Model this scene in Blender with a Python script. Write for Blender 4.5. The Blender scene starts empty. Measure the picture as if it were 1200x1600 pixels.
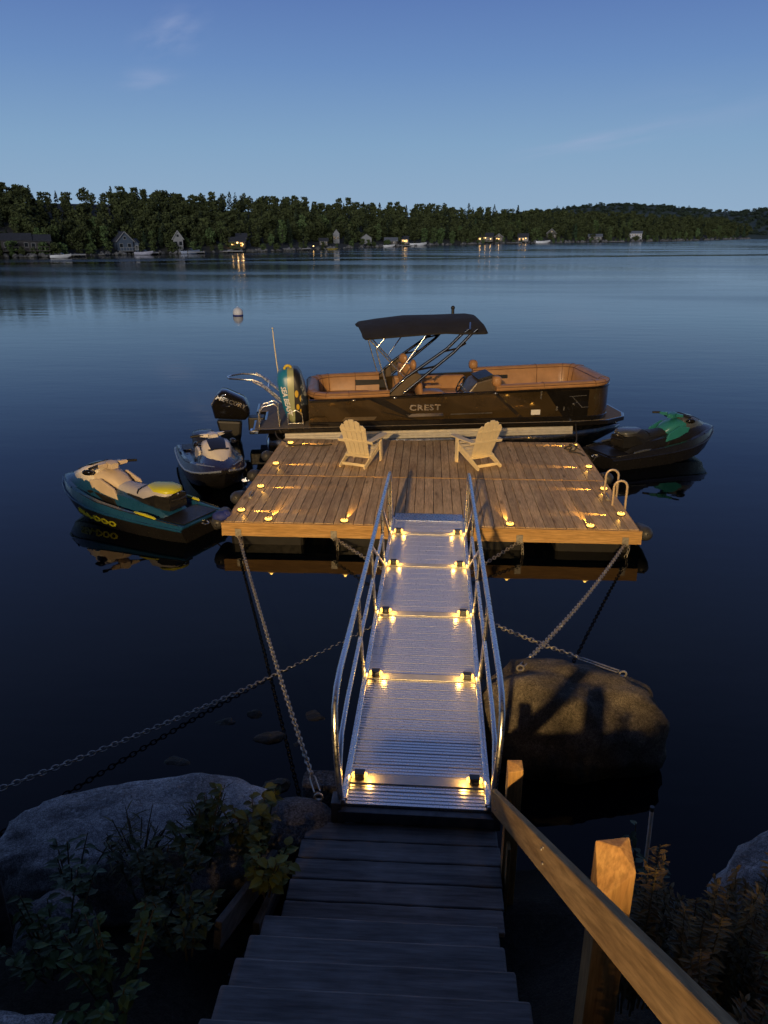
import bpy, bmesh, math, random
import numpy as np
from mathutils import Vector, Matrix, Euler, noise
R = math.radians
rng = random.Random(7)
scene = bpy.context.scene
COL = scene.collection

# ------------------------------------------------------------------ camera
F_PX, CAM_YAW, CAM_PITCH, CAM_H = 1180.0, R(3.35), R(20.2), 4.36
cam_data = bpy.data.cameras.new("camera")
cam = bpy.data.objects.new("camera", cam_data)
COL.objects.link(cam)
cam.location = (0, 0, CAM_H)
cam.rotation_euler = (R(90) - CAM_PITCH, 0, CAM_YAW)
cam_data.sensor_fit = 'HORIZONTAL'
cam_data.sensor_width = 36
cam_data.lens = 36 * F_PX / 1200
cam_data.clip_start = 0.05
cam_data.clip_end = 6000
scene.camera = cam

# ------------------------------------------------------------------ view
scene.view_settings.view_transform = 'Standard'
scene.view_settings.look = 'None'
scene.view_settings.exposure = 0.0
scene.view_settings.gamma = 1.0
scene.render.engine = 'CYCLES'
scene.cycles.use_denoising = True
scene.cycles.max_bounces = 6
scene.cycles.diffuse_bounces = 3
scene.cycles.glossy_bounces = 4
scene.cycles.transmission_bounces = 4
scene.cycles.transparent_max_bounces = 6
scene.cycles.sample_clamp_indirect = 4.0
scene.cycles.blur_glossy = 0.5

# ------------------------------------------------------------------ dusk sky
# afterglow over the lake in front, falling to deep blue overhead and behind
world = bpy.data.worlds.new("World")
scene.world = world
world.use_nodes = True
wn, wl = world.node_tree.nodes, world.node_tree.links
wn.clear()
def WN(t, **kw):
    n = wn.new(t)
    for k, v in kw.items(): setattr(n, k, v)
    return n
wout = WN('ShaderNodeOutputWorld'); wbg = WN('ShaderNodeBackground')
wtc = WN('ShaderNodeTexCoord'); wsep = WN('ShaderNodeSeparateXYZ')
wl.new(wtc.outputs['Generated'], wsep.inputs[0])
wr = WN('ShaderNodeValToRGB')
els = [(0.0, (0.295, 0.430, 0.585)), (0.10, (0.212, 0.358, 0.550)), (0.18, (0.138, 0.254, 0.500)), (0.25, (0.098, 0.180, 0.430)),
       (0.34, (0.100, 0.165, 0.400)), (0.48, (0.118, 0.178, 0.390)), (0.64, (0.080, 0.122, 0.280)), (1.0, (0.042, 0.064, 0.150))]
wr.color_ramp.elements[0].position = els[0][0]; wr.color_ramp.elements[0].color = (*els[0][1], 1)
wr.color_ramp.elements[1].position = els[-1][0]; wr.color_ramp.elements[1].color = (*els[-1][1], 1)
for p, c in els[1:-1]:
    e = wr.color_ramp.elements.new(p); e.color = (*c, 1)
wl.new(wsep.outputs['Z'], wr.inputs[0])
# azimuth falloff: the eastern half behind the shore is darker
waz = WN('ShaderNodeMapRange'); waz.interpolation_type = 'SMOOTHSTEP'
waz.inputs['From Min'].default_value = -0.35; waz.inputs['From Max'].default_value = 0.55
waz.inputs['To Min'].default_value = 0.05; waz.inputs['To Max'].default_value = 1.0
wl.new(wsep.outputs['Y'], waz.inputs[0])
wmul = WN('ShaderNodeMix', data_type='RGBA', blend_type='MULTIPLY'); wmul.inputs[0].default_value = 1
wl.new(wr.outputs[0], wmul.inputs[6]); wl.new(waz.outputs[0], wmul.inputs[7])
# faint wisps of cirrus
def wisp(centre, size, rot, scale, seed, amount):
    mp = WN('ShaderNodeMapping'); mp.vector_type = 'POINT'
    wl.new(wtc.outputs['Generated'], mp.inputs[0])
    sub = WN('ShaderNodeVectorMath', operation='SUBTRACT'); sub.inputs[1].default_value = centre
    wl.new(wtc.outputs['Generated'], sub.inputs[0])
    ro = WN('ShaderNodeVectorRotate', rotation_type='AXIS_ANGLE'); ro.inputs['Axis'].default_value = (0, 1, 0)
    ro.inputs['Angle'].default_value = rot
    wl.new(sub.outputs[0], ro.inputs['Vector'])
    mp.inputs['Location'].default_value = (seed, 0, 0)
    wl.new(ro.outputs[0], mp.inputs[0]); mp.inputs['Scale'].default_value = (scale[0], 1, scale[1])
    nz = WN('ShaderNodeTexNoise'); nz.inputs['Scale'].default_value = 1; nz.inputs['Detail'].default_value = 5
    wl.new(mp.outputs[0], nz.inputs['Vector'])
    dv = WN('ShaderNodeVectorMath', operation='DIVIDE'); dv.inputs[1].default_value = (size[0], 1, size[1])
    wl.new(ro.outputs[0], dv.inputs[0])
    ln = WN('ShaderNodeVectorMath', operation='LENGTH'); wl.new(dv.outputs[0], ln.inputs[0])
    fall = WN('ShaderNodeMapRange'); fall.interpolation_type = 'SMOOTHSTEP'
    fall.inputs['From Min'].default_value = 1.0; fall.inputs['From Max'].default_value = 0.0
    wl.new(ln.outputs['Value'], fall.inputs[0])
    den = WN('ShaderNodeMapRange'); den.inputs['From Min'].default_value = 0.40; den.inputs['From Max'].default_value = 0.75
    wl.new(nz.outputs[0], den.inputs[0])
    m = WN('ShaderNodeMath', operation='MULTIPLY'); wl.new(fall.outputs[0], m.inputs[0]); wl.new(den.outputs[0], m.inputs[1])
    m2 = WN('ShaderNodeMath', operation='MULTIPLY'); wl.new(m.outputs[0], m2.inputs[0]); m2.inputs[1].default_value = amount
    return m2
w_prev = wmul.outputs[2]
for c, s, rot, sc_, sd, am in [((-0.286, 0.936, 0.205), (0.060, 0.030), R(22), (22, 60), 3.1, 0.42),
                               ((-0.318, 0.934, 0.160), (0.052, 0.018), R(6), (18, 70), 8.4, 0.40),
                               ((0.190, 0.977, 0.1005), (0.150, 0.016), R(8), (9, 90), 1.7, 0.40),
                               ((0.30, 0.95, 0.13), (0.16, 0.05), R(8), (7, 40), 5.2, 0.14)]:
    m = wisp(c, s, rot, sc_, sd, am)
    mx = WN('ShaderNodeMix', data_type='RGBA', blend_type='MIX')
    wl.new(m.outputs[0], mx.inputs[0]); wl.new(w_prev, mx.inputs[6]); mx.inputs[7].default_value = (0.36, 0.42, 0.62, 1)
    w_prev = mx.outputs[2]
# a touch of the physical sky (sun just on the horizon behind the camera) under the dusk colours
wsky = WN('ShaderNodeTexSky'); wsky.sky_type = 'NISHITA'; wsky.sun_disc = False
wsky.sun_elevation = R(1.0); wsky.sun_rotation = R(180); wsky.air_density = 1.0; wsky.ozone_density = 3.0
wadd = WN('ShaderNodeMix', data_type='RGBA', blend_type='ADD'); wadd.inputs[0].default_value = 0.02
wl.new(w_prev, wadd.inputs[6]); wl.new(wsky.outputs[0], wadd.inputs[7])
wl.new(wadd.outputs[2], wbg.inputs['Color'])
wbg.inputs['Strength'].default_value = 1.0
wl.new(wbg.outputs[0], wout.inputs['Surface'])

# ------------------------------------------------------------------ lights
def light(name, kind, loc, energy, color=(1, 0.62, 0.22), size=0.02, target=None, angle=None, blend=0.2, parent=None):
    d = bpy.data.lights.new(name, kind); d.energy = energy; d.color = color
    o = bpy.data.objects.new(name, d); COL.objects.link(o); o.location = loc
    if kind in ('POINT', 'SPOT'): d.shadow_soft_size = size
    if angle is not None: d.spot_size = angle; d.spot_blend = blend
    if target is not None:
        o.rotation_euler = (Vector(target) - Vector(loc)).to_track_quat('-Z', 'Y').to_euler()
    if parent is not None: o.parent = parent
    return o
WARM = (1.0, 0.51, 0.085)
# two dim spots added to light the plants beside the steps, without any lantern
light('added_plant_spot', 'SPOT', (-1.6, -7, 6.3), 500, (1.0, 0.58, 0.2), 0.08, (-1.10, 4.05, 0.62), R(5.5), 1.0)
light('added_plant_spot', 'SPOT', (2.6, -6, 6.3), 170, (1.0, 0.60, 0.18), 0.08, (1.30, 2.6, 1.3), R(9), 1.0)
# the floodlight on the house wall up the bank, behind the photographer; its beam clears the stairs
light('house_floodlight', 'SPOT', (-2.5, -13, 8.1), 23000, (1.0, 0.62, 0.22), 0.22, (0.25, 10, 8.1 - 23.2 * math.tan(R(2.4))), R(40.7), 0.02)
# added dim glow from behind lights the far shore; the bank shades the cove
sun = light('added_back_glow', 'SUN', (0, -40, 30), 1.75, (0.95, 0.95, 1.0))
sun.data.angle = R(28); sun.rotation_euler = (R(90 - 8), 0, R(-4))

# ------------------------------------------------------------------ helpers
_rt = Vector((math.cos(CAM_YAW), math.sin(CAM_YAW), 0))
_fw = Vector((-math.sin(CAM_YAW) * math.cos(CAM_PITCH), math.cos(CAM_YAW) * math.cos(CAM_PITCH), -math.sin(CAM_PITCH)))
_up = _rt.cross(_fw)
def at(px, py, z=0.0):
    r = _fw + _rt * ((px - 600) / F_PX) + _up * ((800 - py) / F_PX)
    t = (z - CAM_H) / r.z
    return Vector((0, 0, CAM_H)) + r * t

def T(x=0, y=0, z=0, rx=0, ry=0, rz=0):
    return Matrix.Translation((x, y, z)) @ Euler((rx, ry, rz)).to_matrix().to_4x4()

class MB:
    def __init__(s): s.v = []; s.f = []; s.m = []; s.mi = 0
    def add(s, verts, faces, M=None):
        b = len(s.v)
        if M is not None: verts = [M @ Vector(p) for p in verts]
        s.v += [tuple(p) for p in verts]
        s.f += [tuple(b + i for i in f) for f in faces]
        s.m += [s.mi] * len(faces)
        return s
    def box(s, c, d, M=None):
        x, y, z = c; a, b, e = d[0] / 2, d[1] / 2, d[2] / 2
        vs = [(x - a, y - b, z - e), (x + a, y - b, z - e), (x + a, y + b, z - e), (x - a, y + b, z - e),
              (x - a, y - b, z + e), (x + a, y - b, z + e), (x + a, y + b, z + e), (x - a, y + b, z + e)]
        return s.add(vs, [(0, 3, 2, 1), (4, 5, 6, 7), (0, 1, 5, 4), (1, 2, 6, 5), (2, 3, 7, 6), (3, 0, 4, 7)], M)
    def beam(s, a, b, w, h, up=(0, 0, 1)):
        a, b = Vector(a), Vector(b); d = (b - a); L = d.length; d.normalize()
        x = d.cross(Vector(up))
        if x.length < 1e-4: x = d.cross(Vector((0, 1, 0)))
        x.normalize(); z = x.cross(d)
        M = Matrix((( x.x, d.x, z.x, 0), (x.y, d.y, z.y, 0), (x.z, d.z, z.z, 0), (0, 0, 0, 1)))
        M = Matrix.Translation((a + b) / 2) @ M
        return s.box((0, 0, 0), (w, L, h), M)
    def tube(s, pts, r, n=8, closed=False, M=None):
        pts = [Vector(p) for p in pts]; N = len(pts); rs = r if isinstance(r, (list, tuple)) else [r] * N
        vs, fs = [], []; prev = None
        for i, p in enumerate(pts):
            if closed: d = pts[(i + 1) % N] - pts[i - 1]
            else: d = pts[min(i + 1, N - 1)] - pts[max(i - 1, 0)]
            d.normalize()
            if prev is None:
                x = d.cross(Vector((0, 0, 1)))
                if x.length < 1e-3: x = d.cross(Vector((0, 1, 0)))
            else: x = prev - d * prev.dot(d)
            x.normalize(); prev = x; y = d.cross(x)
            for k in range(n):
                a = 2 * math.pi * k / n
                vs.append(p + (x * math.cos(a) + y * math.sin(a)) * rs[i])
        for i in range(N if closed else N - 1):
            j = (i + 1) % N
            for k in range(n):
                k2 = (k + 1) % n
                fs.append((i * n + k, i * n + k2, j * n + k2, j * n + k))
        if not closed: fs += [tuple(range(n - 1, -1, -1)), tuple((N - 1) * n + k for k in range(n))]
        return s.add(vs, fs, M)
    def cyl(s, a, b, r, n=12, r2=None): return s.tube([a, b], [r, r2 if r2 is not None else r], n)
    def lathe(s, prof, n=16, M=None):
        vs, fs = [], []
        for r, z in prof:
            for k in range(n):
                a = 2 * math.pi * k / n; vs.append((r * math.cos(a), r * math.sin(a), z))
        for i in range(len(prof) - 1):
            for k in range(n):
                k2 = (k + 1) % n
                fs.append((i * n + k, i * n + k2, (i + 1) * n + k2, (i + 1) * n + k))
        fs += [tuple(range(n - 1, -1, -1)), tuple((len(prof) - 1) * n + k for k in range(n))]
        return s.add(vs, fs, M)
    def loft(s, rings, closed=True, cap=True, M=None):
        n = len(rings[0]); vs = [p for r_ in rings for p in r_]; fs = []
        for i in range(len(rings) - 1):
            for k in range(n if closed else n - 1):
                k2 = (k + 1) % n
                fs.append((i * n + k, i * n + k2, (i + 1) * n + k2, (i + 1) * n + k))
        if cap: fs += [tuple(range(n - 1, -1, -1)), tuple((len(rings) - 1) * n + k for k in range(n))]
        return s.add(vs, fs, M)
    def half(s, stations, cap=True, M=None):
        """stations: (x, [(y, z) ... from one side to the centre]) mirrored to a closed ring"""
        rings = []
        for x, pr in stations:
            ring = [(x, y, z) for y, z in pr]
            ring += [(x, -y, z) for y, z in reversed(pr) if abs(y) > 1e-6]
            rings.append(ring)
        return s.loft(rings, True, cap, M)
    def prism(s, outline, d0, d1, M=None):
        """outline of (a, b) extruded along the third axis from d0 to d1 (a->x, b->z, depth->y)"""
        n = len(outline)
        vs = [(a, d0, b) for a, b in outline] + [(a, d1, b) for a, b in outline]
        fs = [tuple(range(n)), tuple(range(2 * n - 1, n - 1, -1))] + [(k, n + k, n + (k + 1) % n, (k + 1) % n) for k in range(n)]
        return s.add(vs, fs, M)
    def plate(s, outline, z0, z1, M=None):
        n = len(outline)
        vs = [(a, b, z0) for a, b in outline] + [(a, b, z1) for a, b in outline]
        fs = [tuple(range(n - 1, -1, -1)), tuple(range(n, 2 * n))] + [(k, (k + 1) % n, n + (k + 1) % n, n + k) for k in range(n)]
        return s.add(vs, fs, M)
    def sphere(s, c, r, n=12, M=None, sq=(1, 1, 1)):
        vs, fs = [], []; m = n // 2
        vs.append((c[0], c[1], c[2] - r * sq[2]))
        for i in range(1, m):
            t = -math.pi / 2 + math.pi * i / m
            for k in range(n):
                a = 2 * math.pi * k / n
                vs.append((c[0] + r * sq[0] * math.cos(t) * math.cos(a), c[1] + r * sq[1] * math.cos(t) * math.sin(a), c[2] + r * sq[2] * math.sin(t)))
        vs.append((c[0], c[1], c[2] + r * sq[2])); top = len(vs) - 1
        for k in range(n): fs.append((0, 1 + (k + 1) % n, 1 + k))
        for i in range(m - 2):
            for k in range(n):
                a = 1 + i * n; fs.append((a + k, a + (k + 1) % n, a + n + (k + 1) % n, a + n + k))
        a = 1 + (m - 2) * n
        for k in range(n): fs.append((a + k, a + (k + 1) % n, top))
        return s.add(vs, fs, M)
    def build(s, name, mat, parent=None, smooth=None, bevel=0, sub=0, fix=True):
        me = bpy.data.meshes.new(name)
        me.from_pydata(s.v, [], s.f)
        mats = mat if isinstance(mat, (list, tuple)) else [mat]
        for m_ in mats: me.materials.append(m_)
        if len(mats) > 1: me.polygons.foreach_set('material_index', s.m)
        if fix:
            bm = bmesh.new(); bm.from_mesh(me)
            bmesh.ops.recalc_face_normals(bm, faces=bm.faces); bm.to_mesh(me); bm.free()
        me.update()
        if smooth is not None:
            me.shade_smooth()
            if smooth < 179: me.set_sharp_from_angle(angle=R(smooth))
        o = bpy.data.objects.new(name, me); COL.objects.link(o)
        if parent is not None: o.parent = parent
        if bevel:
            b = o.modifiers.new('bevel', 'BEVEL'); b.width = bevel; b.segments = 2; b.limit_method = 'ANGLE'; b.angle_limit = R(35)
        if sub:
            b = o.modifiers.new('sub', 'SUBSURF'); b.levels = sub; b.render_levels = sub
        return o

def tag(o, label=None, cat=None, group=None, kind=None):
    if label: o['label'] = label
    if cat: o['category'] = cat
    if group: o['group'] = group
    if kind: o['kind'] = kind
    return o
def thing(name, label, cat, loc=(0, 0, 0), rz=0, group=None):
    o = bpy.data.objects.new(name, None); COL.objects.link(o); o.empty_display_size = 0.2
    o.location = loc; o.rotation_euler = (0, 0, rz)
    return tag(o, label, cat, group)
def copy_tree(o, parent=None):
    c = o.copy(); COL.objects.link(c)
    if parent is not None: c.parent = parent
    for ch in list(o.children): copy_tree(ch, c)
    return c
def text_mesh(name, body, size, M, mat, parent=None, extrude=0.004, sx=1.0, shear=0.0, bold=0.0, spacing=1.0):
    cu = bpy.data.curves.new(name, 'FONT'); cu.body = body; cu.size = size; cu.extrude = extrude
    cu.align_x = 'CENTER'; cu.align_y = 'CENTER'; cu.shear = shear; cu.offset = bold; cu.space_character = spacing
    cu.resolution_u = 2
    tmp = bpy.data.objects.new(name, cu); COL.objects.link(tmp)
    dg = bpy.context.evaluated_depsgraph_get()
    me = bpy.data.meshes.new_from_object(tmp.evaluated_get(dg))
    bpy.data.objects.remove(tmp); bpy.data.curves.remove(cu)
    me.transform(M @ Matrix.Diagonal((sx, 1, 1, 1)))
    me.materials.clear(); me.materials.append(mat); me.name = name
    o = bpy.data.objects.new(name, me); COL.objects.link(o)
    if parent is not None: o.parent = parent
    return o

# ------------------------------------------------------------------ materials
def new_mat(name):
    m = bpy.data.materials.new(name); m.use_nodes = True
    return m, m.node_tree.nodes, m.node_tree.links, m.node_tree.nodes['Principled BSDF']
def mixc(n, l, fac, a, b, mode='MIX'):
    x = n.new('ShaderNodeMix'); x.data_type = 'RGBA'; x.blend_type = mode
    if isinstance(fac, (int, float)): x.inputs[0].default_value = fac
    else: l.new(fac, x.inputs[0])
    for i, c in ((6, a), (7, b)):
        if isinstance(c, tuple): x.inputs[i].default_value = (*c[:3], 1)
        else: l.new(c, x.inputs[i])
    return x.outputs[2]
def noise_n(n, l, scale, detail=4, vec=None, rough=0.55):
    t = n.new('ShaderNodeTexNoise'); t.inputs['Scale'].default_value = scale; t.inputs['Detail'].default_value = detail
    t.inputs['Roughness'].default_value = rough
    if vec is not None: l.new(vec, t.inputs['Vector'])
    return t.outputs[0]
def maprange(n, l, v, a, b, c=0.0, d=1.0):
    m = n.new('ShaderNodeMapRange'); l.new(v, m.inputs[0])
    m.inputs[1].default_value = a; m.inputs[2].default_value = b; m.inputs[3].default_value = c; m.inputs[4].default_value = d
    return m.outputs[0]
def coords(n, l, scale=(1, 1, 1), kind='Object'):
    tc = n.new('ShaderNodeTexCoord'); mp = n.new('ShaderNodeMapping'); mp.inputs['Scale'].default_value = scale
    l.new(tc.outputs[kind], mp.inputs[0]); return mp.outputs[0]
def bump(n, l, p, h, strength=0.3, dist=0.01):
    b = n.new('ShaderNodeBump'); b.inputs['Strength'].default_value = strength; b.inputs['Distance'].default_value = dist
    l.new(h, b.inputs['Height']); l.new(b.outputs[0], p.inputs['Normal'])
def mat(name, c, rough=0.5, metal=0.0, var=0.15, scale=8.0, bmp=0.0, coat=0.0, spec=0.5, rvar=0.08):
    m, n, l, p = new_mat(name)
    v = coords(n, l)
    nz = noise_n(n, l, scale, 5, v)
    lo = tuple(max(0, x * (1 - var)) for x in c); hi = tuple(min(1, x * (1 + var)) for x in c)
    l.new(mixc(n, l, maprange(n, l, nz, 0.3, 0.7), lo, hi), p.inputs['Base Color'])
    l.new(maprange(n, l, noise_n(n, l, scale * 2.3, 3, v), 0.3, 0.7, max(0.02, rough - rvar), min(1, rough + rvar)), p.inputs['Roughness'])
    p.inputs['Metallic'].default_value = metal; p.inputs['Specular IOR Level'].default_value = spec
    if coat: p.inputs['Coat Weight'].default_value = coat; p.inputs['Coat Roughness'].default_value = 0.05
    if bmp: bump(n, l, p, noise_n(n, l, scale * 6, 4, v), bmp, 0.004)
    return m
def wood(name, c1, c2, along='Y', knots=0.5, rough=0.7, island=0.25, grain=1.0, wear=0.0):
    m, n, l, p = new_mat(name)
    s = {'X': (1.2, 14, 14), 'Y': (14, 1.2, 14), 'Z': (14, 14, 1.2)}[along]
    tc = n.new('ShaderNodeTexCoord'); geo = n.new('ShaderNodeNewGeometry')
    off = n.new('ShaderNodeVectorMath'); off.operation = 'MULTIPLY_ADD'
    comb = n.new('ShaderNodeCombineXYZ')
    mul = n.new('ShaderNodeMath'); mul.operation = 'MULTIPLY'; mul.inputs[1].default_value = 37.0
    l.new(geo.outputs['Random Per Island'], mul.inputs[0])
    for i in range(3): l.new(mul.outputs[0], comb.inputs[i])
    add = n.new('ShaderNodeVectorMath'); add.operation = 'ADD'
    l.new(tc.outputs['Object'], add.inputs[0]); l.new(comb.outputs[0], add.inputs[1])
    mp = n.new('ShaderNodeMapping'); mp.inputs['Scale'].default_value = s; l.new(add.outputs[0], mp.inputs[0])
    g1 = noise_n(n, l, 1.0 * grain, 6, mp.outputs[0], 0.65)
    mp2 = n.new('ShaderNodeMapping'); mp2.inputs['Scale'].default_value = tuple(x * 4.5 for x in s); l.new(add.outputs[0], mp2.inputs[0])
    g2 = noise_n(n, l, 1.0 * grain, 3, mp2.outputs[0], 0.6)
    col = mixc(n, l, maprange(n, l, g1, 0.32, 0.68), c1, c2)
    fine = maprange(n, l, g2, 0.35, 0.65, 0.72, 1.12)
    col = mixc(n, l, 1.0, col, fine, 'MULTIPLY')
    isl = maprange(n, l, geo.outputs['Random Per Island'], 0, 1, 1 - island, 1 + island)
    col = mixc(n, l, 1.0, col, isl, 'MULTIPLY')
    if knots:
        ks = {'X': (2.2, 9, 9), 'Y': (9, 2.2, 9), 'Z': (9, 9, 2.2)}[along]
        mp3 = n.new('ShaderNodeMapping'); mp3.inputs['Scale'].default_value = ks; l.new(add.outputs[0], mp3.inputs[0])
        vo = n.new('ShaderNodeTexVoronoi'); vo.inputs['Scale'].default_value = 0.55; l.new(mp3.outputs[0], vo.inputs['Vector'])
        k = maprange(n, l, vo.outputs['Distance'], 0.05, 0.17, knots, 0.0)
        col = mixc(n, l, k, col, tuple(x * 0.22 for x in c1))
    if wear:
        wz = noise_n(n, l, 1.7, 5, tc.outputs['Object'])
        col = mixc(n, l, maprange(n, l, wz, 0.5, 0.75, 0, wear), col, tuple(min(1, x * 1.7) for x in c2))
    l.new(col, p.inputs['Base Color'])
    l.new(maprange(n, l, g1, 0.3, 0.7, rough - 0.1, rough + 0.1), p.inputs['Roughness'])
    p.inputs['Specular IOR Level'].default_value = 0.16
    bump(n, l, p, g2, 0.35, 0.003)
    return m
def emit(name, c, strength):
    m, n, l, p = new_mat(name)
    p.inputs['Base Color'].default_value = (*c, 1); p.inputs['Emission Color'].default_value = (*c, 1)
    p.inputs['Emission Strength'].default_value = strength
    return m
def rock_mat(name, c1, c2, scale=5, moss=None, moss_amt=0.0):
    m, n, l, p = new_mat(name)
    v = coords(n, l)
    a = noise_n(n, l, scale, 8, v, 0.7); b = noise_n(n, l, scale * 9, 5, v, 0.75); c_ = noise_n(n, l, scale * 0.35, 3, v)
    col = mixc(n, l, maprange(n, l, a, 0.33, 0.67), c1, c2)
    col = mixc(n, l, 1.0, col, maprange(n, l, b, 0.3, 0.7, 0.45, 1.45), 'MULTIPLY')
    col = mixc(n, l, 1.0, col, maprange(n, l, noise_n(n, l, scale * 34, 2, v, 0.6), 0.38, 0.62, 0.55, 1.4), 'MULTIPLY')
    col = mixc(n, l, 1.0, col, maprange(n, l, c_, 0.35, 0.65, 0.55, 1.2), 'MULTIPLY')
    if moss: col = mixc(n, l, maprange(n, l, noise_n(n, l, scale * 0.9, 6, v), 0.45, 0.62, 0, moss_amt), col, moss)
    # wet, algae-dark band just above the waterline
    ge = n.new('ShaderNodeNewGeometry'); sz = n.new('ShaderNodeSeparateXYZ'); l.new(ge.outputs['Position'], sz.inputs[0])
    wv = n.new('ShaderNodeMath'); wv.operation = 'MULTIPLY_ADD'; l.new(a, wv.inputs[0]); wv.inputs[1].default_value = -0.22; l.new(sz.outputs['Z'], wv.inputs[2])
    wet = maprange(n, l, wv.outputs[0], 0.0, 0.05, 1, 0)
    col = mixc(n, l, wet, col, mixc(n, l, 1.0, col, (0.35, 0.36, 0.28), 'MULTIPLY'))
    cr = n.new('ShaderNodeTexVoronoi'); cr.feature = 'DISTANCE_TO_EDGE'; cr.inputs['Scale'].default_value = scale * .42
    wp = n.new('ShaderNodeVectorMath'); wp.operation = 'MULTIPLY_ADD'; nc = n.new('ShaderNodeTexNoise'); nc.inputs['Scale'].default_value = scale; l.new(v, nc.inputs['Vector'])
    l.new(nc.outputs['Color'], wp.inputs[0]); wp.inputs[1].default_value = (.35, .35, .35); l.new(v, wp.inputs[2]); l.new(wp.outputs[0], cr.inputs['Vector'])
    crk = maprange(n, l, cr.outputs['Distance'], 0.0, 0.012, 0.55, 0.0)
    col = mixc(n, l, crk, col, tuple(x * .25 for x in c1))
    lich = maprange(n, l, noise_n(n, l, scale * 2.2, 6, v, .7), .60, .66, 0, .45)
    col = mixc(n, l, lich, col, tuple(min(1, x * 1.25) for x in c2))
    l.new(col, p.inputs['Base Color']); l.new(maprange(n, l, wet, 0, 1, .85, .35), p.inputs['Roughness']); p.inputs['Specular IOR Level'].default_value = 0.25
    mx = n.new('ShaderNodeMath'); mx.operation = 'ADD'; l.new(a, mx.inputs[0]); l.new(b, mx.inputs[1])
    bump(n, l, p, mx.outputs[0], 0.8, 0.03)
    return m
def leaf_mat(name, c, var=0.5, rough=0.55):
    m, n, l, p = new_mat(name)
    geo = n.new('ShaderNodeNewGeometry'); oi = n.new('ShaderNodeObjectInfo')
    lo = tuple(x * (1 - var) for x in c); hi = tuple(min(1, x * (1 + var)) for x in c)
    col = mixc(n, l, geo.outputs['Random Per Island'], lo, hi)
    v = coords(n, l)
    col = mixc(n, l, 1.0, col, maprange(n, l, noise_n(n, l, 0.6, 3, v), 0.3, 0.7, 0.6, 1.3), 'MULTIPLY')
    hue = n.new('ShaderNodeHueSaturation'); l.new(col, hue.inputs['Color'])
    l.new(maprange(n, l, oi.outputs['Random'], 0, 1, 0.6, 1.35), hue.inputs['Value'])
    l.new(maprange(n, l, oi.outputs['Random'], 0, 1, 0.47, 0.52), hue.inputs['Hue'])
    l.new(hue.outputs[0], p.inputs['Base Color']); p.inputs['Roughness'].default_value = rough
    p.inputs['Specular IOR Level'].default_value = 0.2
    return m

M = {}
M['deck'] = wood('weathered_cedar_deck', (0.43, 0.295, 0.17), (0.63, 0.475, 0.30), 'Y', 0.7, 0.72, 0.20, wear=0.2)
M['fascia'] = wood('fresh_fir_fascia', (0.42, 0.25, 0.10), (0.58, 0.37, 0.17), 'X', 0.75, 0.6, 0.06)
M['fascia_y'] = wood('fresh_fir_fascia_side', (0.42, 0.25, 0.10), (0.58, 0.37, 0.17), 'Y', 0.75, 0.6, 0.06)
M['greywood'] = wood('grey_weathered_step', (0.155, 0.15, 0.148), (0.31, 0.30, 0.295), 'X', 0.75, 0.8, 0.42, 0.9, wear=0.35)
M['greywood_y'] = wood('grey_weathered_stringer', (0.06, 0.06, 0.06), (0.12, 0.115, 0.11), 'Y', 0.5, 0.85, 0.2)
M['rail'] = wood('treated_pine_rail', (0.26, 0.17, 0.085), (0.40, 0.28, 0.15), 'Y', 0.85, 0.7, 0.08)
M['post'] = wood('treated_pine_post', (0.32, 0.175, 0.075), (0.48, 0.30, 0.13), 'Z', 0.8, 0.6, 0.08)
M['alu'] = mat('brushed_aluminium', (0.66, 0.67, 0.69), 0.30, 1.0, 0.08, 14, 0.05, rvar=0.08)
M['alutread'] = mat('ribbed_aluminium_tread', (0.82, 0.82, 0.84), 0.28, 0.82, 0.02, 40, 0.0, rvar=0.01)
M['alurough'] = mat('satin_aluminium_bar', (0.62, 0.60, 0.56), 0.45, 0.35, 0.10, 9, 0.05, rvar=0.06)
M['alupol'] = mat('polished_aluminium', (0.75, 0.76, 0.78), 0.16, 1.0, 0.06, 6, rvar=0.06)
M['steel'] = mat('stainless_steel', (0.80, 0.79, 0.77), 0.28, 1.0, 0.05, 9, rvar=0.05)
M['galv'] = mat('galvanised_chain', (0.42, 0.40, 0.37), 0.5, 0.85, 0.3, 30, 0.1)
M['darkmetal'] = mat('dark_bracket_metal', (0.10, 0.10, 0.105), 0.5, 0.8, 0.3, 12, 0.1)
M['blackplastic'] = mat('black_plastic', (0.012, 0.012, 0.013), 0.45, 0, 0.3, 10, 0.1)
M['blackgloss'] = mat('glossy_black_gelcoat', (0.010, 0.009, 0.008), 0.05, 0, 0.2, 3, 0, 0.6, rvar=0.02)
M['brownpanel'] = mat('dark_bronze_gloss_panel', (0.085, 0.058, 0.026), 0.07, 0.5, 0.25, 2, 0, 0.7, rvar=0.03)
M['brownmatte'] = mat('bronze_matte_panel', (0.10, 0.072, 0.042), 0.4, 0.1, 0.15, 6)
M['tan'] = mat('tan_vinyl_upholstery', (0.40, 0.215, 0.092), 0.42, 0, 0.14, 5, 0.12)
M['canvas'] = mat('black_canvas', (0.016, 0.015, 0.015), 0.85, 0, 0.3, 3, 0.3)
M['carpet'] = mat('taupe_marine_flooring', (0.15, 0.13, 0.115), 0.8, 0, 0.2, 20, 0.3)
M['chrome'] = mat('chrome_lettering', (0.85, 0.83, 0.78), 0.12, 0.9, 0.03, 9)
M['chair'] = mat('cream_painted_plastic', (0.72, 0.62, 0.42), 0.5, 0, 0.06, 7, 0.05)
M['white'] = mat('white_gelcoat', (0.72, 0.72, 0.72), 0.25, 0, 0.06, 5)
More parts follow.
